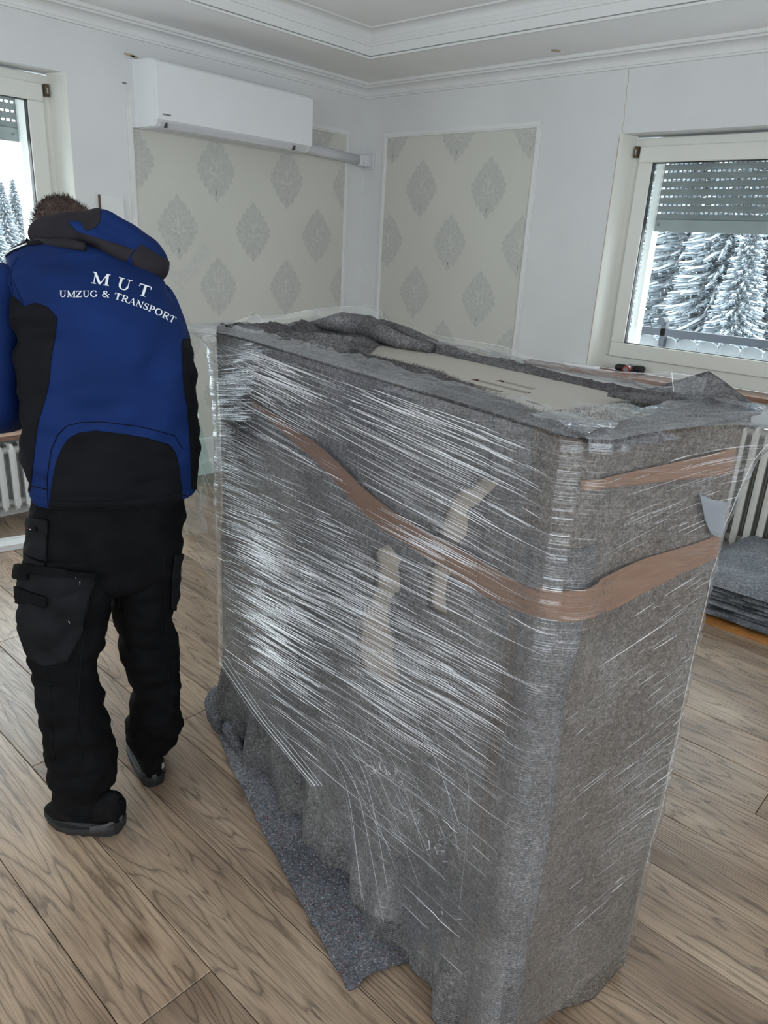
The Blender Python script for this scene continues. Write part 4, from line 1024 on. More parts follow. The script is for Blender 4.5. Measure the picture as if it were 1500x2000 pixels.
glint_zones = [onlong(*q)+(r, w) for q, r, w in (((520, 1060), .17, 1.0), ((560, 1230), .20, 1.0), ((480, 900), .13, .7), ((900, 1090), .13, .8), ((900, 1330), .15, .9), ((720, 1160), .18, .8), ((620, 1150), .2, .8), ((950, 870), .18, .55), ((820, 780), .25, .5), ((560, 720), .22, .8), ((440, 760), .1, .8), ((780, 1300), .2, .7))]  # zones of window glint, where the white pleats crowd
bright = []; faint = []
tries = 0
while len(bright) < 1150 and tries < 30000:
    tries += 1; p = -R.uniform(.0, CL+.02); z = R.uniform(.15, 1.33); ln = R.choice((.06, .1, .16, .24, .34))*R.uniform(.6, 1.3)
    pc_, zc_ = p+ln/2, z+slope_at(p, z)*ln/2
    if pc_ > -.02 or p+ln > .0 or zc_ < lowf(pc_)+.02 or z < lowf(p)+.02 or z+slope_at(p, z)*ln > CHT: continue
    d = max(w*math.exp(-((-pc_-s)**2+((zc_-zz)*1.2)**2)/r**2*1.6) for s, zz, r, w in glint_zones)
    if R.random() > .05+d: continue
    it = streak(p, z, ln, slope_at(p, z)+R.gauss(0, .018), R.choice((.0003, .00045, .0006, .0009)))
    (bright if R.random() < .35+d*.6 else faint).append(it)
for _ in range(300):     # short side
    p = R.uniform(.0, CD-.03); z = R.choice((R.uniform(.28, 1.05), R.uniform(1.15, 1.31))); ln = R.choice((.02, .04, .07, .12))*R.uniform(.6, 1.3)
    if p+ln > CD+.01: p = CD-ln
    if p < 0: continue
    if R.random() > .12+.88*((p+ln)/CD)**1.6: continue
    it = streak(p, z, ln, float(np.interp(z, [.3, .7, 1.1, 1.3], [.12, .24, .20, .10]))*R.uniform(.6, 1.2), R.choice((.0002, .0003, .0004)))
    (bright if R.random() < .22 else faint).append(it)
ridges('film_pleat_glints', bright, 'strand', cab); ridges('film_pleat_glints', faint, 'strandf', cab)
# film edges as white cords, their glint put into the colour: lower diagonal edge, silhouettes at both flared corners
def cord(pts, w, nm='film_edge_glint', mat='strand'): return MB().tube(cr([tuple(q) for q in pts], max(8, len(pts)*5)), w, 5).out(nm, M[mat], cab, smooth=True)
ed = lambda x, y: (lambda q: surf(-q[0], q[1], foff(-q[0], q[1])+.002))(onlong(x, y))
for dx, w in ((0, .0016), (5, .0009), (11, .0007), (-4, .0006)):
    cord([ed(449+dx, 1288-dx), ed(520+dx, 1388-dx*.5), ed(580+dx, 1452-dx*.4), ed(640+dx, 1525)], w)
for k in range(16):
    a, b = R.uniform(560, 900), R.uniform(1330, 1500); cord([ed(a, b), ed(a+R.uniform(30, 60), b+R.uniform(70, 110)), ed(min(925, a+R.uniform(80, 130)), min(1900, b+R.uniform(180, 330)))], R.choice((.0003, .0005)), mat='strandf')
for z0_, z1_ in ((.30, 1.0), (1.0, 1.33)):
    cord([surf(-CL, z0_+(z1_-z0_)*k/10, foff(-CL, z0_+(z1_-z0_)*k/10)+.001) for k in range(11)], .0009)
    cord([surf(CD, z0_+(z1_-z0_)*k/10, foff(CD, z0_+(z1_-z0_)*k/10)+.001) for k in range(11)], .0008)
cord([surf(CD-.06+k*.02, CHT+.008, foff(CD-.06+k*.02, CHT+.008)+.001) for k in range(7)], .0012)
cord([Vector(q)+Vector((0, 0, .003)) for q in pk[2:]], .0012); cord([Vector(q)+Vector((0, 0, .003)) for q in pk[:3]], .0006)
cord([onp(1312, 728, Cw(0, .42, 0), cv), onp(1316, 765, Cw(0, .42, 0), cv), onp(1322, 799, Cw(0, .42, 0), cv)], .0008)
cord([onp(1312, 728, Cw(0, .43, 0), cv), onp(1345, 733, Cw(0, .44, 0), cv), onp(1384, 737, Cw(0, .46, 0), cv)], .0006)
cord([surf(-CL-.10+k*.014, CHT+.008, foff(-CL-.10+k*.014, CHT+.008)+.001) for k in range(16)], .0011)
cord([surf(-CL+.004, CHT+.006-.012*k, foff(-CL+.004, CHT+.006-.012*k)+.001) for k in range(9)], .0009)
for k in range(14):
    p_ = -CL+R.uniform(-.03, .06); z_ = CHT-R.uniform(.0, .16); l_ = R.uniform(.03, .09)
    cord([surf(p_+l_*q/4, z_-.02*q/4, foff(p_+l_*q/4, z_-.02*q/4)+.001) for q in range(5)], R.choice((.0004, .0006, .0009)))
def upc(px_, t_, w_): cord([onp(x, y, Cw(0, t_, 0), cv) for x, y in px_], w_)
upc([(455, 628), (478, 632), (488, 612), (500, 614), (520, 630), (545, 620), (590, 608), (690, 598), (738, 601), (752, 640)], .45, .0004)
upc([(815, 648), (880, 660), (982, 677), (1035, 700), (1120, 712), (1210, 727), (1312, 730)], .465, .0005)
upc([(985, 704), (1110, 716), (1200, 726), (1310, 726)], .46, .0003); upc([(1100, 745), (1200, 742), (1312, 726)], .45, .0003)
upc([(612, 606), (640, 622), (665, 618)], .44, .0006); upc([(684, 612), (690, 626)], .40, .0008); upc([(753, 622), (757, 638)], .43, .0008)
# crinkled bunches of film, glints put in as small pale facets
def crinkle(cpts, nm='film_crinkle_glint', r=.02, n=14, seed=0, off=.012):
    rr_ = random.Random(seed); V = []; F = []
    for (x, y) in cpts:
        q = onlong(x, y); c = surf(-q[0], q[1], foff(-q[0], q[1])+off)
        for _ in range(n):
            o_ = Vector((rr_.gauss(0, r), rr_.gauss(0, r), rr_.gauss(0, r))); d = Vector((rr_.gauss(0, 1), rr_.gauss(0, 1), rr_.gauss(0, 1))).normalized()*rr_.uniform(.006, .022); e = d.cross(Vector((rr_.random(), 1, rr_.random()))).normalized()*rr_.uniform(.0003, .0016)
            b = len(V); o_ = o_-cv*min(0, o_.dot(cv))*-1.0 if False else o_
            if o_.dot(cv) > 0: o_ -= cv*2*o_.dot(cv)
            V += [c+o_-e, c+o_+e, c+o_+d+e*.6, c+o_+d-e*.4+Vector((0, 0, .003))]; F += [(b, b+1, b+2, b+3)]
    o = mk(nm, V, F, M['frost'], cab); o['kind'] = 'stuff'; return o
crinkle([(745, 1465), (775, 1490), (810, 1505), (790, 1500)], r=.013, n=9, seed=1); crinkle([(880, 1590), (905, 1620), (855, 1580), (895, 1640)], r=.014, n=8, seed=2); crinkle([(398, 660), (410, 672), (425, 690), (452, 660)], r=.010, n=9, seed=5, off=.004)
crinkle([(905, 1750), (640, 1310), (590, 1200)], r=.01, n=5, seed=3)
# loose film pulled from the left edge towards the man
A0 = [surf(-CL, z, .02) for z in (.93, .80, .68, .58, .50)]
B0 = [onp(x, y, Vector((1.10, 1.95, 0)), Vector((.44, .898, 0))) for x, y in ((388, 880), (392, 905), (396, 930), (386, 1060), (384, 1085))]
V = []; F = []; UV = []
for k in range(5):
    for j in range(13):
        f = j/12; q = A0[k].lerp(B0[k], f); q = q+Vector((0, 0, -.008*math.sin(f*3.14)))+cv*(.004*nz(f*4, k*1.7, 0)); V.append(q); UV.append((f*.3, k*.08))
for k in range(4):
    for j in range(12): a = k*13+j; F.append((a, a+1, a+14, a+13))
fm = V[:]; mk('film_tail', V, F, M['filmS'], cab, True, UV)
for k in (0, 1, 2, 3, 4):
    cord(V[k*13:(k+1)*13:2], .0007 if k in (0, 3) else .0005, 'film_edge_glint', 'strand' if k != 2 else 'strandf')
# ---- felt blanket on the floor under the cabinet
pf = [(on(x, y, 2, 0)-CN) for x, y in ((432, 1345), (416, 1366), (430, 1450), (452, 1510), (480, 1562), (510, 1625), (540, 1682), (580, 1762), (630, 1850), (664, 1915), (681, 1947), (698, 1936), (722, 1912), (760, 1900), (800, 1886))]
pf = [(q.dot(cu), q.dot(cv)) for q in pf]; poly = pf+[(.20, .20), (1.36, .20)]
V = []; F = []; nn_ = 150; mm_ = 46; loc_ = []
for i in range(nn_+1):
    for j in range(mm_+1):
        s, t = .1+1.55*i/nn_, -.24+.46*j/mm_; loc_.append((s+.006*nz(s*40, t*40), t+.006*nz(s*40, t*40, 7)))
        V.append(Cw(s, t, .014+.005*nz(s, t, 0, 9)+.02*math.exp(-((s-1.42)/.08)**2)*abs(nz(t, s, 0, 12))*2))
for i in range(nn_):
    for j in range(mm_): a = i*(mm_+1)+j; F.append((a, a+mm_+1, a+mm_+2, a+1))
sd = sdpoly(loc_, poly); V1, F1, _ = clip(V, F, sd); o = mk('floor_blanket', V1, F1, M['feltC'], smooth=True); solid(o, .010, -1)
for v in o.data.vertices:
    pass
tag(o, 'blue-grey flecked felt blanket strip spread on the floor under the wrapped cabinet', 'blanket')
# bunched corner of that blanket
mb = MB().tube([Cw(1.50, .02, .03), Cw(1.44, -.005, .06), Cw(1.385, -.035, .075), Cw(1.33, -.055, .055), Cw(1.29, -.06, .02)], [.012, .035, .040, .034, .012], 14)
mb.out('bunched_fold', M['feltC'], o, smooth=True)
MB().tube([Cw(1.30, -.03, .02), Cw(1.25, -.045, .06), Cw(1.20, -.045, .035), Cw(1.13, -.05, .018)], [.012, .026, .022, .01], 12).out('bunched_fold', M['feltC'], o, smooth=True)
# clear film scrap standing on the floor by the glass
cf = empty('film_scrap', tuple(on(385, 1042, 2, 0)), 'crumpled scrap of clear film standing on the floor behind the man\'s right leg', 'plastic film')
b0 = on(362, 1045, 2, 0); b1 = on(402, 1040, 2, 0); V = []; F = []
for i in range(15):
    f = i/14; q = Vector(b0).lerp(Vector(b1), f); z_ = .0
    for j in range(9): V.append(q+Vector((.03*nz(f*5, j*.6, 1), .05*nz(f*6, j*.5, 4), .33*(j/8)*(.85+.3*nz(f*4, 0, 2)))))
for i in range(14):
    for j in range(8): a = i*9+j; F.append((a, a+9, a+10, a+1))
mk('crumpled_sheet', V, F, M['clear'], cf, True)
# ================================================================== THE MAN IN THE BLUE JACKET
MP = Vector((.823, 1.681, 0)); er = Vector((.898, -.440, 0)).normalized(); ea = Vector((.440, .898, 0)).normalized()
man = empty('person', tuple(MP), 'person bending forward in a blue work jacket and black cargo trousers, seen from behind', 'person')
def Pl(x, y, z): return MP+er*x+ea*y+Vector((0, 0, z))
def at(px, py, dep): return onp(px, py, MP+ea*dep, ea)
def lat(px, py, dep): q = at(px, py, dep)-MP; return q.dot(er), q.z
def loft(rows, n, seg, e=.85, disp=None, cap=(True, True), back=1.0):
    """rows: (y px, left px, right px, depth, half thickness) -> rings lying level at that depth"""
    R_ = []
    for y, xl, xr, dep, th in rows:
        a, z1 = lat(xl, y, dep); b, z2 = lat(xr, y, dep); R_.append(((a+b)/2, (b-a)/2, (z1+z2)/2, dep, th))
    R_ = cr(R_, n); V = []; F = []
    for i, (cx, hw, z, dep, th) in enumerate(R_):
        for k in range(seg):
            t = 2*math.pi*k/seg; c, s = math.cos(t), math.sin(t)
            x = cx+hw*math.copysign(abs(c)**e, c); y = dep+th*math.copysign(abs(s)**e, s)
            q = Pl(x, y, z)
            if disp: nr = (er*c+ea*s).normalized(); q += nr*disp(i/(n-1), t, q)
            V.append(q)
    for i in range(n-1):
        for k in range(seg): F.append((i*seg+k, i*seg+(k+1) % seg, (i+1)*seg+(k+1) % seg, (i+1)*seg+k))
    if cap[0]: F.append(tuple(range(seg))[::-1])
    if cap[1]: F.append(tuple((n-1)*seg+k for k in range(seg)))
    return V, F
def bvh(V, F): return BVHTree.FromPolygons([tuple(v) for v in V], [tuple(f) for f in F])
def hit(tree, x, y):
    d = ray(x, y).normalized(); h = tree.ray_cast(CAM, d); return (h[0], h[1] if h[1].dot(d) < 0 else -h[1]) if h[0] else (None, None)
def patch(V, F, poly, off, name, mat, parent, th=.0015, smooth=True, extra=None, label=None):
    """panel of cloth lying on a mesh: outline in photo pixels, only the side towards the camera"""
    V = [Vector(v) for v in V]; N = vnormals(V, F); ce = sum(V, Vector((0, 0, 0)))/len(V)
    if sum(1 if n_.dot(v-ce) > 0 else -1 for v, n_ in zip(V[::7], N[::7])) < 0: N = [-n_ for n_ in N]; F = [tuple(f)[::-1] for f in F]
    P = projn(np.array([tuple(v) for v in V])); sd = sdpoly(P, poly)
    for i, (v, n_) in enumerate(zip(V, N)):
        if n_.dot(v-CAM) > 0: sd[i] = min(sd[i], -.5)
    F2 = [f for f in F if len(f) <= 4]
    V1, F1, _ = clip([v+n_*off for v, n_ in zip(V, N)], F2, sd)
    if not F1: return None
    o = mk(name, V1, F1, mat, parent, smooth, label=label); solid(o, th, -1); return o
def drape(tree, pts, w, name, mat, parent, lift=.001, n=6):
    out = []
    for k in range(len(pts)-1):
        for j in range(n): f = j/n; x = pts[k][0]*(1-f)+pts[k+1][0]*f; y = pts[k][1]*(1-f)+pts[k+1][1]*f; h, nr = hit(tree, x, y); out.append(h+nr*lift if h else None)
    out = [o for o in out if o]
    if len(out) < 2: return None
    return MB().tube(out, w, 5).out(name, mat, parent, smooth=True)
# ---- body: one continuous skinned figure inside the clothes
sk = {'pelvis': (0, .03, .93), 'spine': (-.01, .07, 1.15), 'chest': (-.03, .16, 1.35), 'neck0': (-.07, .27, 1.50), 'neck1': (-.10, .33, 1.555),
      'shL': (-.19, .20, 1.42), 'elL': (-.30, .20, 1.14), 'wrL': (-.20, .47, 1.12), 'shR': (.13, .20, 1.40), 'elR': (.135, .24, 1.12), 'wrR': (.02, .46, 1.10),
      'hiL': (-.10, .02, .88), 'knL': (-.115, .02, .50), 'anL': (-.085, -.03, .10), 'toL': (-.15, -.03, .055), 'hiR': (.09, .05, .88), 'knR': (.10, .12, .50), 'anR': (.115, .14, .10), 'toR': (.11, .24, .045)}
rad = {'pelvis': .085, 'spine': .088, 'chest': .10, 'neck0': .055, 'neck1': .052, 'shL': .055, 'elL': .038, 'wrL': .027, 'shR': .055, 'elR': .038, 'wrR': .027, 'hiL': .075, 'knL': .052, 'anL': .030, 'toL': .018, 'hiR': .075, 'knR': .052, 'anR': .030, 'toR': .018}
_l = lambda x, y, d: (lat(x, y, d)[0], d, lat(x, y, d)[1])
sk['elL'] = _l(-8, 788, .19); sk['elR'] = _l(347, 848, .26); sk['shL'] = _l(40, 565, .19); sk['shR'] = _l(280, 590, .19)
ks = list(sk); vs = [Pl(*sk[k]) for k in ks]; rs = [rad[k] for k in ks]; ix = {k: i for i, k in enumerate(ks)}
es = [('pelvis', 'spine'), ('spine', 'chest'), ('chest', 'neck0'), ('neck0', 'neck1'), ('chest', 'shL'), ('shL', 'elL'), ('elL', 'wrL'), ('chest', 'shR'), ('shR', 'elR'), ('elR', 'wrR'), ('pelvis', 'hiL'), ('hiL', 'knL'), ('knL', 'anL'), ('anL', 'toL'), ('pelvis', 'hiR'), ('hiR', 'knR'), ('knR', 'anR'), ('anR', 'toR')]
es = [(ix[a], ix[b]) for a, b in es]
for w_, sg in (('wrL', 1), ('wrR', -1)):     # palms and five bent fingers each, closing forwards on the film
    w0 = Vector(sk[w_]); pal = w0+Vector((.012*sg, .055, -.008)); vs.append(Pl(*pal)); rs.append(.026); pi_ = len(vs)-1; es.append((ix[w_], pi_))
    for q, (ox, l1, l2) in enumerate(((-.030, .036, .026), (-.010, .042, .030), (.010, .040, .028), (.029, .032, .022))):
        kn = pal+Vector((ox, .035, .004)); m1 = kn+Vector((ox*.1, l1, -.012)); m2 = m1+Vector((0, l2*.5, -l2*.85)); m3 = m2+Vector((0, -l2*.25, -l2*.6))
        pr = pi_
        for v_, r_ in ((kn, .0105), (m1, .0092), (m2, .0085), (m3, .0072)): vs.append(Pl(*v_)); rs.append(r_); es.append((pr, len(vs)-1)); pr = len(vs)-1
    pr = pi_
    for v_, r_ in ((pal+Vector((sg*.034, -.004, -.008)), .0115), (pal+Vector((sg*.048, .026, -.022)), .0098), (pal+Vector((sg*.040, .050, -.036)), .008)): vs.append(Pl(*v_)); rs.append(r_); es.append((pr, len(vs)-1)); pr = len(vs)-1
me = bpy.data.meshes.new('body'); me.from_pydata([tuple(v) for v in vs], es, []); me.materials.append(M['skin'])
body = bpy.data.objects.new('body', me); COL.objects.link(body); par(body, man)
body.modifiers.new('skin', 'SKIN').use_smooth_shade = True
sv = me.skin_vertices[0].data if me.skin_vertices else None
if sv is None:
    bm = bmesh.new(); bm.from_mesh(me); bm.verts.layers.skin.verify(); bm.to_mesh(me); bm.free(); sv = me.skin_vertices[0].data
for i, r_ in enumerate(rs): sv[i].radius = (r_, r_); sv[i].use_root = (i == 0)
sb = body.modifiers.new('sub', 'SUBSURF'); sb.levels = 2; sb.render_levels = 2
# ---- head (bowed forward and to the left), with face, ears and short hair
HC = at(134, 478, .37); hax = (Vector(er)*-.30+ea*.42+Vector((0, 0, .86))).normalized()   # crown direction
hf = (ea*.62-er*.35+Vector((0, 0, -.62))); hf = (hf-hax*hf.dot(hax)).normalized(); hr = hf.cross(hax).normalized()
def head_pt(x, y, z): return HC+(hr*x+hf*y+hax*z)*.94
V = []; F = []; nu, nv2 = 48, 40
for i in range(nv2+1):
    ph = math.pi*i/nv2; 
    for k in range(nu):
        th = 2*math.pi*k/nu; x = .076*math.sin(ph)*math.cos(th); y = .098*math.sin(ph)*math.sin(th); z = .118*math.cos(ph)
        if z < -.02: f = 1-.38*min(1, (-z-.02)/.1); x *= f; y = y*f+(.012*(1-f)/.38)
        if y > .05:
            g = math.exp(-(x/.014)**2-((z+.012)/.022)**2); y += .024*g                      # nose
            y -= .010*(math.exp(-((x-.030)/.014)**2-((z-.012)/.012)**2)+math.exp(-((x+.030)/.014)**2-((z-.012)/.012)**2))
            y += .006*math.exp(-(x/.022)**2-((z+.052)/.006)**2)-.004*math.exp(-(x/.024)**2-((z+.058)/.003)**2)+.005*math.exp(-(x/.02)**2-((z+.066)/.006)**2)+.008*math.exp(-(x/.02)**2-((z+.095)/.014)**2)
        V.append(head_pt(x, y, z))
for i in range(nv2):
    for k in range(nu): F.append((i*nu+k, i*nu+(k+1) % nu, (i+1)*nu+(k+1) % nu, (i+1)*nu+k))
head = mk('head', V, F, M['skin'], body, True)
for sg in (-1, 1):
    mb = MB(); n = 14
    pts = [head_pt(sg*(.078+.010*math.sin(t/2)), -.004+.017*math.cos(t), .0+.030*math.sin(t)) for t in [k/n*6.283 for k in range(n+1)]]
    mb.tube(pts, .006, 6); mb.tube([head_pt(sg*.070, -.004, .012), head_pt(sg*.082, -.006, -.004)], .011, 8); mb.out('ear', M['skin'], body, smooth=True)
    mb = MB().tube([head_pt(sg*.030, .070, .010), head_pt(sg*.030, .0885, .010)], .009, 12); mb.out('eye', M['white'], body, smooth=True)
MB().tube([head_pt(-.022, .093, -.058), head_pt(0, .098, -.057), head_pt(.022, .093, -.058)], .0035, 6).out('lips', flat('lips', (.4, .16, .13), .5), body, smooth=True)
V = []; F = []; nu, nv2 = 110, 60; sdh = []
for i in range(nv2+1):
    ph = math.pi*.92*i/nv2
    for k in range(nu):
        th = 2*math.pi*k/nu; x = math.sin(ph)*math.cos(th); y = math.sin(ph)*math.sin(th); z = math.cos(ph)
        e = 1.0+.03*nz(x*3, y*3, z*3)+.022*nz(x*16, y*16, z*5)+.012*nz(x*34, y*34, z*9)
        zz = .127*z; f = 1-.30*min(1, max(0, (-zz-.02)/.1)); V.append(head_pt(.084*x*e*f, .106*y*e*f-.003, zz*e))
        lim = -.085 if y < .1 else (.052+.3*0 if y > .62 else -.03)
        if abs(x) > .78 and abs(y) < .35: lim = .012
        sdh.append(zz-lim if y < .62 else zz-.058)
for i in range(nv2):
    for k in range(nu): F.append((i*nu+k, i*nu+(k+1) % nu, (i+1)*nu+(k+1) % nu, (i+1)*nu+k))
V1, F1, _ = clip(V, F, sdh); hair = mk('hair', V1, F1, M['hair'], man, True)
r = random.Random(5); HV = []; HF = []
for _ in range(5200):
    q = V1[r.randrange(len(V1))]; d0 = (q-HC).normalized(); d = (d0*.55-hax*.15+Vector((r.gauss(0, .35), r.gauss(0, .35), r.gauss(0, .3)))-hf*.25).normalized(); l = r.uniform(.010, .024)
    sdv_ = d.cross(d0).normalized()*.0006; q = q-d0*.002; m_ = q+d*l*.6; e = q+d*l-d0*.004
    b = len(HV); HV += [q-sdv_, q+sdv_, m_+sdv_*.8, m_-sdv_*.8, e]; HF += [(b, b+1, b+2, b+3), (b+3, b+2, b+4)]
hs = mk('hair_strands', HV, HF, M['hair'], hair); hs['kind'] = 'stuff'
# ---- trousers
def tdisp(sd_):
    def f(u, t, q):
        back = max(0, -math.sin(t))
        a = .010*nz(q.x*1, q.y*1, q.z*2.2, 8+sd_)+.006*nz(q.x, q.y, q.z*1.3+q.x, 15)+.004*nz(q.x, q.y, q.z, 42)+.007*abs(math.sin(q.z*22+t*1.6+3*nz(q.x, q.y, q.z, 5)))*sm(.9, .5, q.z)*back
        a += .005*math.sin(q.z*58+4*nz(q.x, q.y, q.z, 6)+sd_)*sm(.35, .0, q.z)+.004*math.sin(q.z*40+t*2+sd_)*math.exp(-((q.z-.52)/.08)**2)
        return a
    return f
tb = MB(); LV = {}
pel = loft([(940, 66, 366, .06, .105), (985, 62, 362, .055, .112), (1030, 56, 358, .05, .120), (1075, 50, 354, .045, .122), (1112, 46, 350, .04, .112), (1140, 60, 335, .04, .085)], 46, 110, .80, tdisp(0))
lL = loft([(1070, 52, 225, .02, .10), (1120, 38, 229, .005, .108), (1165, 38, 220, -.005, .102), (1215, 42, 212, -.012, .096), (1270, 54, 201, -.02, .090), (1310, 64, 196, -.028, .086), (1360, 69, 203, -.036, .083), (1410, 78, 212, -.04, .080), (1455, 87, 222, -.04, .078), (1495, 91, 229, -.04, .076), (1522, 96, 225, -.038, .072), (1548, 108, 216, -.032, .064), (1568, 116, 218, -.03, .064)], 110, 90, .9, tdisp(3))
lR = loft([(1070, 190, 352, .055, .10), (1120, 208, 349, .07, .104), (1165, 217, 343, .08, .10), (1215, 226, 336, .09, .095), (1262, 236, 347, .10, .090), (1310, 247, 351, .112, .086), (1350, 259, 351, .12, .082), (1385, 250, 354, .125, .080), (1415, 246, 356, .130, .076), (1435, 250, 350, .130, .068), (1450, 256, 340, .130, .062), (1460, 260, 332, .130, .058)], 96, 90, .9, tdisp(7))
for v_, f_ in (pel, lL, lR): tb.add(v_, f_)
tro = tb.out('trousers', M['pants'], man, smooth=True)
allV, allF = tb.V, tb.F; tt = bvh(allV, allF)
patch(allV, allF, [(38, 1104), (95, 1112), (186, 1122), (183, 1132), (170, 1180), (158, 1240), (130, 1290), (90, 1300), (60, 1286), (40, 1232), (36, 1172), (40, 1135)], .009, 'cargo_pocket', M['pants2'], tro, .006)
patch(allV, allF, [(28, 1104), (100, 1108), (188, 1120), (184, 1130), (110, 1126), (60, 1122), (64, 1134), (42, 1130), (26, 1126)], .018, 'pocket_flap', M['pants'], tro, .006)
patch(allV, allF, [(40, 1145), (96, 1162), (95, 1184), (62, 1176), (42, 1172)], .017, 'pocket_flap', M['pants'], tro, .004)
patch(allV, allF, [(48, 1010), (95, 1016), (92, 1090), (88, 1112), (50, 1104)], .006, 'hip_pocket', M['pants2'], tro, .004)
patch(allV, allF, [(339, 1082), (362, 1082), (362, 1200), (332, 1190), (334, 1130)], .008, 'cargo_pocket', M['pants2'], tro, .005)
lb = patch(allV, allF, [(60, 1026), (77, 1028), (77, 1036), (60, 1034)], .0115, 'brand_tab', M['jblack'], tro, .002)
patch(allV, allF, [(61.5, 1028), (64.5, 1028), (64.5, 1033.5), (61.5, 1033)], .0125, 'tab_mark', M['red'], tro, .001, label='tiny red mark')
patch(allV, allF, [(66, 1030), (75.5, 1031), (75.5, 1033.4), (66, 1032.6)], .0125, 'tab_lettering', M['print'], tro, .001, label='tiny white lettering')
seam = M['jblack']
for pts in ([(88, 1010), (92, 1060), (90, 1110)], [(178, 1130), (172, 1180), (160, 1260), (150, 1400), (165, 1540)], [(88, 1300), (96, 1340), (100, 1420), (106, 1500)], [(238, 1110), (228, 1150), (240, 1230), (252, 1290)], [(66, 1290), (100, 1302), (128, 1294)], [(320, 1080), (322, 1200), (330, 1320), (340, 1440)], [(110, 985), (180, 1000), (250, 1003), (330, 992)], [(70, 1330), (110, 1336), (150, 1334)]):
    drape(tt, pts, .0013, 'seam', M['pants2'], tro, .0006)
for pts in ([(147, 1127), (147, 1132)], [(155, 1135), (156, 1142)], [(133, 1212), (135, 1218)]): drape(tt, pts, .0012, 'pocket_rivet', M['steel'], tro, .010, 3)
# ---- shoes
def shoe(nm, toe, heel, lift, lab):
    """toe, heel: floor points; lift = height of the heel above the floor"""
    T0, H0 = Vector(toe), Vector(heel); ax = (T0-H0).normalized(); Ln = (T0-H0).length; sdx = Vector((ax.y, -ax.x, 0)); root = empty('temp', tuple(H0), 'x', 'x')
    bpy.data.objects.remove(root)
    sh = bpy.data.objects.new(nm, None)
    def S(x, y, z):
        f = max(0, 1-x/Ln*1.35); return H0+ax*x+sdx*y+Vector((0, 0, z+lift*f**1.3))
    hw = lambda f: .047*(math.sin(math.pi*min(1, max(.0, f*.88+.10)))**.42)*(.92+.18*sm(.25, .75, f))
    V = []; F = []; n = 34; m = 20
    for i in range(n+1):
        f = i/n; w = hw(f); x = f*Ln
        top = float(np.interp(f, [0, .06, .2, .34, .45, .6, .75, .9, 1], [.112, .128, .128, .122, .106, .088, .074, .062, .042]))
        for k in range(m):
            t = 2*math.pi*k/m; c, s = math.cos(t), math.sin(t); yy = w*math.copysign(abs(c)**.75, c)*(1 if s < .2 else 1-.35*sm(.2, 1, s)*(1 if f < .6 else .4)); zz = .028+(top-.028)*(.5+.5*s) if s > -1 else .028
            V.append(S(x, yy, zz+.002*nz(x*40, yy*40, zz*40)))
    for i in range(n):
        for k in range(m): F.append((i*m+k, i*m+(k+1) % m, (i+1)*m+(k+1) % m, (i+1)*m+k))
    F += [tuple(range(m))[::-1], tuple(n*m+k for k in range(m))]
    up = mk('shoe', V, F, M['shoe'], man, True, label=lab)
    V = []; F = []; n = 60; 
    for lvl, (z, g) in enumerate(((.0, .94), (.005, 1.0), (.016, 1.08), (.026, 1.05), (.028, .9))):
        for k in range(n):
            t = 2*math.pi*k/n; f = .5-.5*math.cos(t); yy = hw(f)*g*(1 if math.sin(t) > 0 else -1)*min(1, abs(math.sin(t))*3+.0)+.0; x = Ln*(.5-.5*math.cos(t)*(1.0+.02*(g-.9)*5))
            zt = z+(.008*(1-sm(0, .4, f)) if z > .015 else 0)+(.004*math.sin(k*1.7) if z < .005 and lvl == 0 else 0); zt += .012*sm(.8, 1, f)*(1 if lvl < 2 else .8)
            V.append(S(x, yy, max(zt, .0 if lift == 0 else zt)))
    for l_ in range(4):
        for k in range(n): F.append((l_*n+k, l_*n+(k+1) % n, (l_+1)*n+(k+1) % n, (l_+1)*n+k))
    F += [tuple(range(n))[::-1], tuple(4*n+k for k in range(n))]
    mk('sole', V, F, M['sole'], up, False)
    # heel wedge, laces, pull loop, reflective chip
    V = []; F = []; n = 24
    for z, g in ((.022, 1.12), (.040, 1.10), (.046, 1.02)):
        for k in range(n+1):
            t = -1+2*k/n; f = .30*abs(t)**1.4; V.append(S(f*Ln-.004, hw(f+.02)*g*math.copysign(min(1, abs(t)*2.2), t), z-.006*sm(.1, .3, f)))
    for l_ in range(2):
        for k in range(n): a = l_*(n+1)+k; F.append((a, a+1, a+n+2, a+n+1))
    solid(mk('heel_wedge', V, F, M['soleg'], up, True), .004)
    for q in range(5):
        f = .42+.075*q; tp_ = float(np.interp(f, [.34, .45, .6, .75, .9], [.108, .092, .076, .064, .052]))+.001
        MB().tube([S(f*Ln-.006, -.026, tp_-.010), S(f*Ln, -.010, tp_), S(f*Ln+.006, .010, tp_), S(f*Ln, .026, tp_-.010)], .0028, 6).out('lace', M['jblack'], up, smooth=True)
    MB().tube([S(.004, 0, .085), S(-.008, 0, .10), S(-.006, 0, .118), S(.010, 0, .116)], .004, 6).out('heel_loop', M['jblack'], up, smooth=True)
    MB().add([S(-.003, .022, .060), S(-.004, .030, .066), S(-.003, .030, .084), S(-.002, .024, .080)], [(0, 1, 2, 3)]).out('reflective_chip', M['led'], up)
    return up
shoe('shoe', on(96, 1592, 2, 0.0), on(240, 1636, 2, 0), .030, 'black trainer turned sideways, heel lifted')
hr_ = on(303, 1536, 2, 0); shoe('shoe', Vector(hr_)+ea*.275-er*.035, hr_, .0, 'black trainer with grey heel, pointing away')
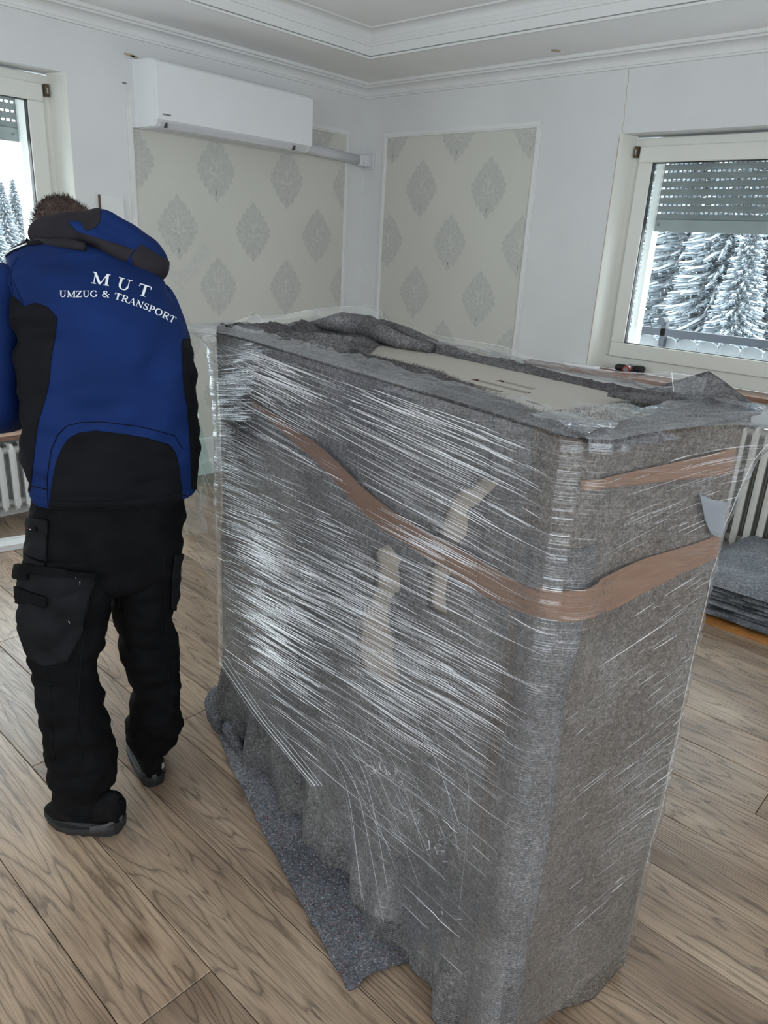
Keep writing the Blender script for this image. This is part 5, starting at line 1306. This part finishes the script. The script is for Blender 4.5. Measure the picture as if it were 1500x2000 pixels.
# ---- jacket
def jdisp(u, t, q):
    x, y = proj(q)
    a = .012*nz(q.x, q.y, q.z*1.4, 6)+.008*nz(q.x, q.y, q.z*2, 14)
    a += .004*math.sin((y+.5*x)/12)*math.exp(-(((x-300)/60)**2+((y-610)/50)**2))+.004*math.sin((y-.25*x)/13)*math.exp(-(((x-110)/80)**2+((y-520)/40)**2))
    x, y = proj(q)
    a += .013*math.sin((y-.55*x)/19)*math.exp(-(((x-90)/70)**2+((y-890)/70)**2))              # pull lines at the lower left
    a += .013*math.sin((y+.35*x)/16)*math.exp(-(((x-80)/60)**2+((y-640)/60)**2))
    a += .011*math.sin((y-.3*x)/26)*math.exp(-(((x-240)/110)**2+((y-780)/70)**2))
    a += .011*math.sin((y*.5+x)/22)*math.exp(-(((x-330)/50)**2+((y-700)/110)**2))
    a -= .004*math.exp(-((u-.055)/.010)**2)                                                   # hem stitch
    a -= .003*math.exp(-((u-.13)/.006)**2)
    return a
jr = [(964, 62, 377, .055, .120), (958, 58, 381, .055, .128), (945, 53, 381, .055, .131), (925, 50, 382, .057, .134), (880, 46, 386, .06, .140), (835, 42, 387, .063, .144), (780, 38, 382, .072, .148), (720, 34, 378, .088, .152), (660, 30, 366, .110, .154), (610, 24, 348, .135, .152), (570, 18, 330, .160, .146), (538, 12, 312, .182, .136), (510, 10, 290, .205, .122), (490, 22, 262, .225, .104), (476, 50, 225, .245, .080), (468, 85, 185, .26, .05)]
jV, jF = loft(jr, 150, 200, .78, jdisp)
jac = mk('jacket', jV, jF, M['blue'], man, True); jt = bvh(jV, jF)
def sleeve(pts, rd, nm):
    P_ = cr([tuple(q) for q in pts], 60); R_ = cr([(x,) for x in rd], 60); mb = MB(); mb.tube([Vector(q) for q in P_], [float(x[0])*(1+.04*math.sin(i*.55)+.03*math.sin(i*.23)) for i, x in enumerate(R_)], 48); o = mb.out(nm, M['blue'], jac, smooth=True)
    cf_ = MB().tube([Vector(P_[-3]), Vector(P_[-1])+(Vector(P_[-1])-Vector(P_[-3]))*.4], [float(R_[-1][0])*1.06]*2, 24); cf_.out('cuff', M['jblack'], o, smooth=True); return mb, o
smL, soL = sleeve([at(30, 545, .20), at(2, 590, .17), at(-12, 660, .14), at(-15, 740, .14), at(-10, 796, .17), at(20, 800, .30), Pl(-.24, .42, 1.12)], [.058, .070, .070, .066, .064, .056, .040], 'sleeve')
smR, soR = sleeve([at(290, 575, .20), at(320, 640, .22), at(334, 730, .24), at(346, 800, .24), at(352, 850, .25), at(330, 862, .36), Pl(.02, .43, 1.10)], [.055, .060, .057, .054, .050, .045, .038], 'sleeve')
# black panels
patch(jV, jF, [(94, 1040), (96, 985), (104, 930), (110, 900), (120, 876), (134, 856), (154, 845), (186, 841), (240, 847), (290, 856), (330, 868), (343, 884), (350, 915), (355, 960), (357, 1040)], .0018, 'back_panel', M['jblack'], jac, .001)
patch(jV, jF, [(20, 575), (38, 588), (46, 600), (70, 592), (94, 600), (112, 622), (108, 660), (100, 700), (96, 750), (86, 790), (74, 830), (68, 880), (63, 930), (60, 955), (56, 965), (20, 965)], .0020, 'side_panel', M['jblack'], jac, .001)
patch(jV, jF, [(354, 672), (357, 662), (366, 662), (400, 680), (400, 960), (373, 955), (373, 940), (372, 900), (369, 850), (366, 800), (359, 760), (355, 710)], .0020, 'side_panel', M['jblack'], jac, .001)
patch(smR.V, smR.F, [(352, 640), (372, 650), (385, 760), (378, 815), (364, 815), (356, 720)], .0015, 'sleeve_panel', M['jblack'], jac, .001)
for pts, w, mt in (([(60, 948), (100, 958), (180, 968), (270, 973), (376, 966)], .0014, 'jblack'), ([(94, 985), (92, 930), (100, 880), (112, 850), (130, 832), (160, 825), (200, 824), (270, 832), (340, 850), (358, 880)], .0010, 'jblack'),
                   ([(26, 574), (20, 545), (24, 520), (36, 500)], .0016, 'blue'), ([(45, 597), (30, 560), (12, 530), (4, 518)], .0018, 'blue')):
    drape(jt, pts, w, 'seam', M[mt], jac, .0012, 8)
drape(jt, [(10, 500), (22, 491), (38, 484), (56, 477)], .0026, 'reflective_piping', M['print'], jac, .002, 6)
patch(jV, jF, [(-5, 505), (14, 486), (40, 476), (95, 466), (110, 475), (52, 481), (24, 493), (8, 505)], .0022, 'shoulder_yoke', M['jblack'], jac, .001)
# ---- lettering on the back (serif capitals drawn stroke by stroke)
def G_(ch):
    K, T_ = .15, .055      # thick and thin strokes
    def srf(x, y, w=.20, t=.05): return ([(x-w/2, y), (x+w/2, y)], t)
    def arc(cx, cy, rx, ry, a0, a1, w0=T_, w1=K, n=14):
        pts = []; ws = []
        for k in range(n+1):
            a = math.radians(a0+(a1-a0)*k/n); pts.append((cx+rx*math.cos(a), cy+ry*math.sin(a))); ws.append(w0+(w1-w0)*abs(math.cos(a)))
        return (pts, ws)
    return {
     'M': (1.05, [([(.16, .02), (.16, .98)], T_), ([(.14, .98), (.52, .05)], K), ([(.52, .03), (.88, .98)], T_), ([(.90, .02), (.90, .98)], K), srf(.14, .03, .28), srf(.90, .03, .34), srf(.10, .97, .2), srf(.96, .97, .2)]),
     'U': (.86, [([(.20, .98), (.20, .35)], K), arc(.44, .35, .24, .33, 180, 360, T_, K*.8), ([(.69, .35), (.69, .98)], T_), srf(.20, .97, .36), srf(.69, .97, .28)]),
     'T': (.78, [([(.39, .02), (.39, .96)], K), ([(.04, .955), (.74, .955)], .07), ([(.045, .96), (.035, .74)], T_), ([(.735, .96), (.745, .74)], T_), srf(.39, .03, .34)]),
     'Z': (.74, [([(.08, .95), (.64, .95)], .07), ([(.64, .97), (.06, .03)], K), ([(.06, .05), (.66, .05)], .07), ([(.08, .97), (.06, .76)], T_), ([(.66, .03), (.70, .26)], T_)]),
     'G': (.90, [arc(.47, .5, .37, .47, 48, 318), ([(.76, .36), (.76, .08)], K), srf(.76, .38, .3), ([(.72, .97), (.74, .70)], T_)]),
     'R': (.84, [([(.20, .02), (.20, .98)], K), srf(.20, .03, .34), srf(.17, .97, .26), ([(.2, .95), (.40, .95)], T_), arc(.40, .725, .24, .225, 90, -90), ([(.2, .50), (.40, .50)], T_), ([(.38, .50), (.74, .03)], K*.9), srf(.78, .03, .16)]),
     'A': (.88, [([(.42, .98), (.12, .03)], T_), ([(.42, .98), (.76, .03)], K), ([(.22, .34), (.62, .34)], T_), srf(.11, .03, .24), srf(.76, .03, .28)]),
     'N': (.92, [([(.17, .02), (.17, .98)], T_), ([(.14, .98), (.77, .03)], K), ([(.77, .02), (.77, .98)], T_), srf(.17, .03, .28), srf(.77, .97, .28), srf(.10, .97, .16)]),
     'S': (.66, [arc(.33, .74, .22, .215, 40, 250, T_, K*.7), arc(.33, .27, .24, .235, 70, -140, T_, K*.7), ([(.20, .60), (.48, .43)], K), ([(.52, .96), (.53, .72)], T_), ([(.09, .04), (.08, .30)], T_)]),
     'P': (.74, [([(.20, .02), (.20, .98)], K), srf(.20, .03, .34), srf(.17, .97, .26), ([(.2, .95), (.40, .95)], T_), arc(.40, .71, .24, .24, 90, -90), ([(.2, .47), (.40, .47)], T_)]),
     'O': (.92, [arc(.46, .5, .37, .46, 0, 180), arc(.46, .5, .37, .46, 180, 360)]),
     '&': (.98, [arc(.38, .76, .16, .19, -60, 240, T_, K*.6), ([(.28, .64), (.78, .04)], K*.9), arc(.34, .27, .25, .24, 75, 300, T_, K*.8), ([(.46, .06), (.80, .52)], T_), srf(.80, .53, .2), srf(.82, .04, .16)]),
    }[ch]
def lettering(text, base, h, gap, sx, nm):
    bp = [np.array(b, float) for b in base]; seg = [np.linalg.norm(bp[i+1]-bp[i]) for i in range(len(bp)-1)]; tot = sum(seg)
    def posn(d):
        for i, s_ in enumerate(seg):
            if d <= s_ or i == len(seg)-1: f = d/s_; tdir = (bp[i+1]-bp[i])/s_; return bp[i]*(1-f)+bp[i+1]*f, tdir
            d -= s_
    adv = sum((G_(c)[0] if c != ' ' else .42)*sx*h+gap for c in text)-gap; k_ = tot/adv; d = 0
    for c in text:
        if c == ' ': d += (.42*sx*h+gap)*k_; continue
        w, st = G_(c); V = []; F = []
        for pts, ws in st:
            n = max(2, len(pts)); 
            if len(pts) == 2:
                nseg = 5; pts = [(pts[0][0]+(pts[1][0]-pts[0][0])*i/nseg, pts[0][1]+(pts[1][1]-pts[0][1])*i/nseg) for i in range(nseg+1)]; ws = [ws]*(nseg+1)
            b = len(V)
            for i, (x, y) in enumerate(pts):
                a = np.array(pts[max(i-1, 0)]); e = np.array(pts[min(i+1, len(pts)-1)]); t = (e-a)/max(1e-9, np.linalg.norm(e-a)); nrm = np.array([-t[1], t[0]])*ws[i]/2
                for q in (np.array([x, y])+nrm, np.array([x, y])-nrm):
                    o_, tdir = posn(d+q[0]*sx*h*k_); upv = np.array([tdir[1], -tdir[0]]); P2 = o_+upv*q[1]*h
                    hh, nr = hit(jt, P2[0], P2[1]); V.append(hh+nr*.0022 if hh else None)
            if any(v is None for v in V[b:]): V = V[:b]; continue
            for i in range(len(pts)-1): F.append((b+2*i, b+2*i+1, b+2*i+3, b+2*i+2))
        if F: solid(mk(nm, V, F, M['print'], jac), .0008)
        d += (w*sx*h+gap)*k_
lettering('MUT', [(178, 554), (215, 560), (250, 570), (290, 583)], 22.5, 11, 1.15, 'letter')
lettering('UMZUG & TRANSPORT', [(116, 581), (150, 581.5), (180, 581), (203, 581), (228, 585.5), (243, 590.5), (275, 602), (302, 613.5), (322, 623), (338, 632)], 12.4, .7, .98, 'letter')
# ---- hood lying on the shoulders, slid to the right
hp = [(at(76, 462, .27), .026), (at(90, 458, .25), .034), (at(130, 456, .22), .043), (at(180, 456, .20), .051), (at(222, 466, .18), .056), (at(262, 488, .17), .055), (at(292, 514, .17), .050), (at(306, 532, .175), .037), (at(312, 541, .18), .016)]
P_ = cr([tuple(q[0]) for q in hp], 90); R_ = cr([(q[1],) for q in hp], 90); mb = MB()
mb.tube([Vector(q) for q in P_], [max(.008, float(x[0])) for x in R_], 64)
HVv = []
for v in mb.V:
    x, y = proj(v); c = min(range(0, 90, 3), key=lambda i: (Vector(P_[i])-v).length); d = (v-Vector(P_[c])); nrm = d.normalized() if d.length > 0 else Vector((0, 0, 1))
    f = 1.0+.16*nz(v.x, v.y, v.z, 9)+.09*nz(v.x, v.y, v.z, 22)
    w = Vector(P_[c])+d*f+nrm*.009*math.sin((y-x*.6)/9)*math.exp(-((x-225)/70)**2)
    HVv.append(w)
hood = mk('hood', HVv, mb.F, M['blue'], man, True)
patch(HVv, mb.F, [(40, 380), (110, 415), (196, 405), (197, 432), (186, 446), (168, 452), (158, 434), (130, 430), (150, 452), (200, 468), (262, 488), (240, 520), (60, 520)], .002, 'hood_lining', M['hoodin'], hood, .001)
patch(HVv, mb.F, [(256, 500), (276, 476), (284, 482), (300, 492), (345, 520), (345, 580), (300, 566), (262, 524)], .002, 'hood_brim', M['hoodin'], hood, .001)
# neck strip and drawcord toggle
MB().tube([at(62, 484, .26), at(56, 474, .26), at(49, 470, .26)], [.006, .007, .008], 8).out('drawcord_toggle', M['jblack'], man, smooth=True)
MB().tube([at(70, 470, .25), at(95, 478, .17), at(125, 476, .15), at(165, 482, .12)], [.012, .014, .014, .010], 12).out('collar', M['hoodin'], man, smooth=True)
# roll of stretch film in the man's hands
fr_ = empty('film_roll', tuple(Pl(-.09, .53, 1.05)), 'roll of clear stretch film in the hands of the person in the blue jacket', 'film roll')
MB().tube([Pl(-.30, .545, 1.085), Pl(.10, .535, 1.065)], .045, 24).out('film_winding', M['whitepatch'], fr_, smooth=False)
MB().tube([Pl(-.33, .546, 1.087), Pl(.13, .534, 1.063)], .025, 16).out('card_core', M['tape'], fr_, smooth=False)
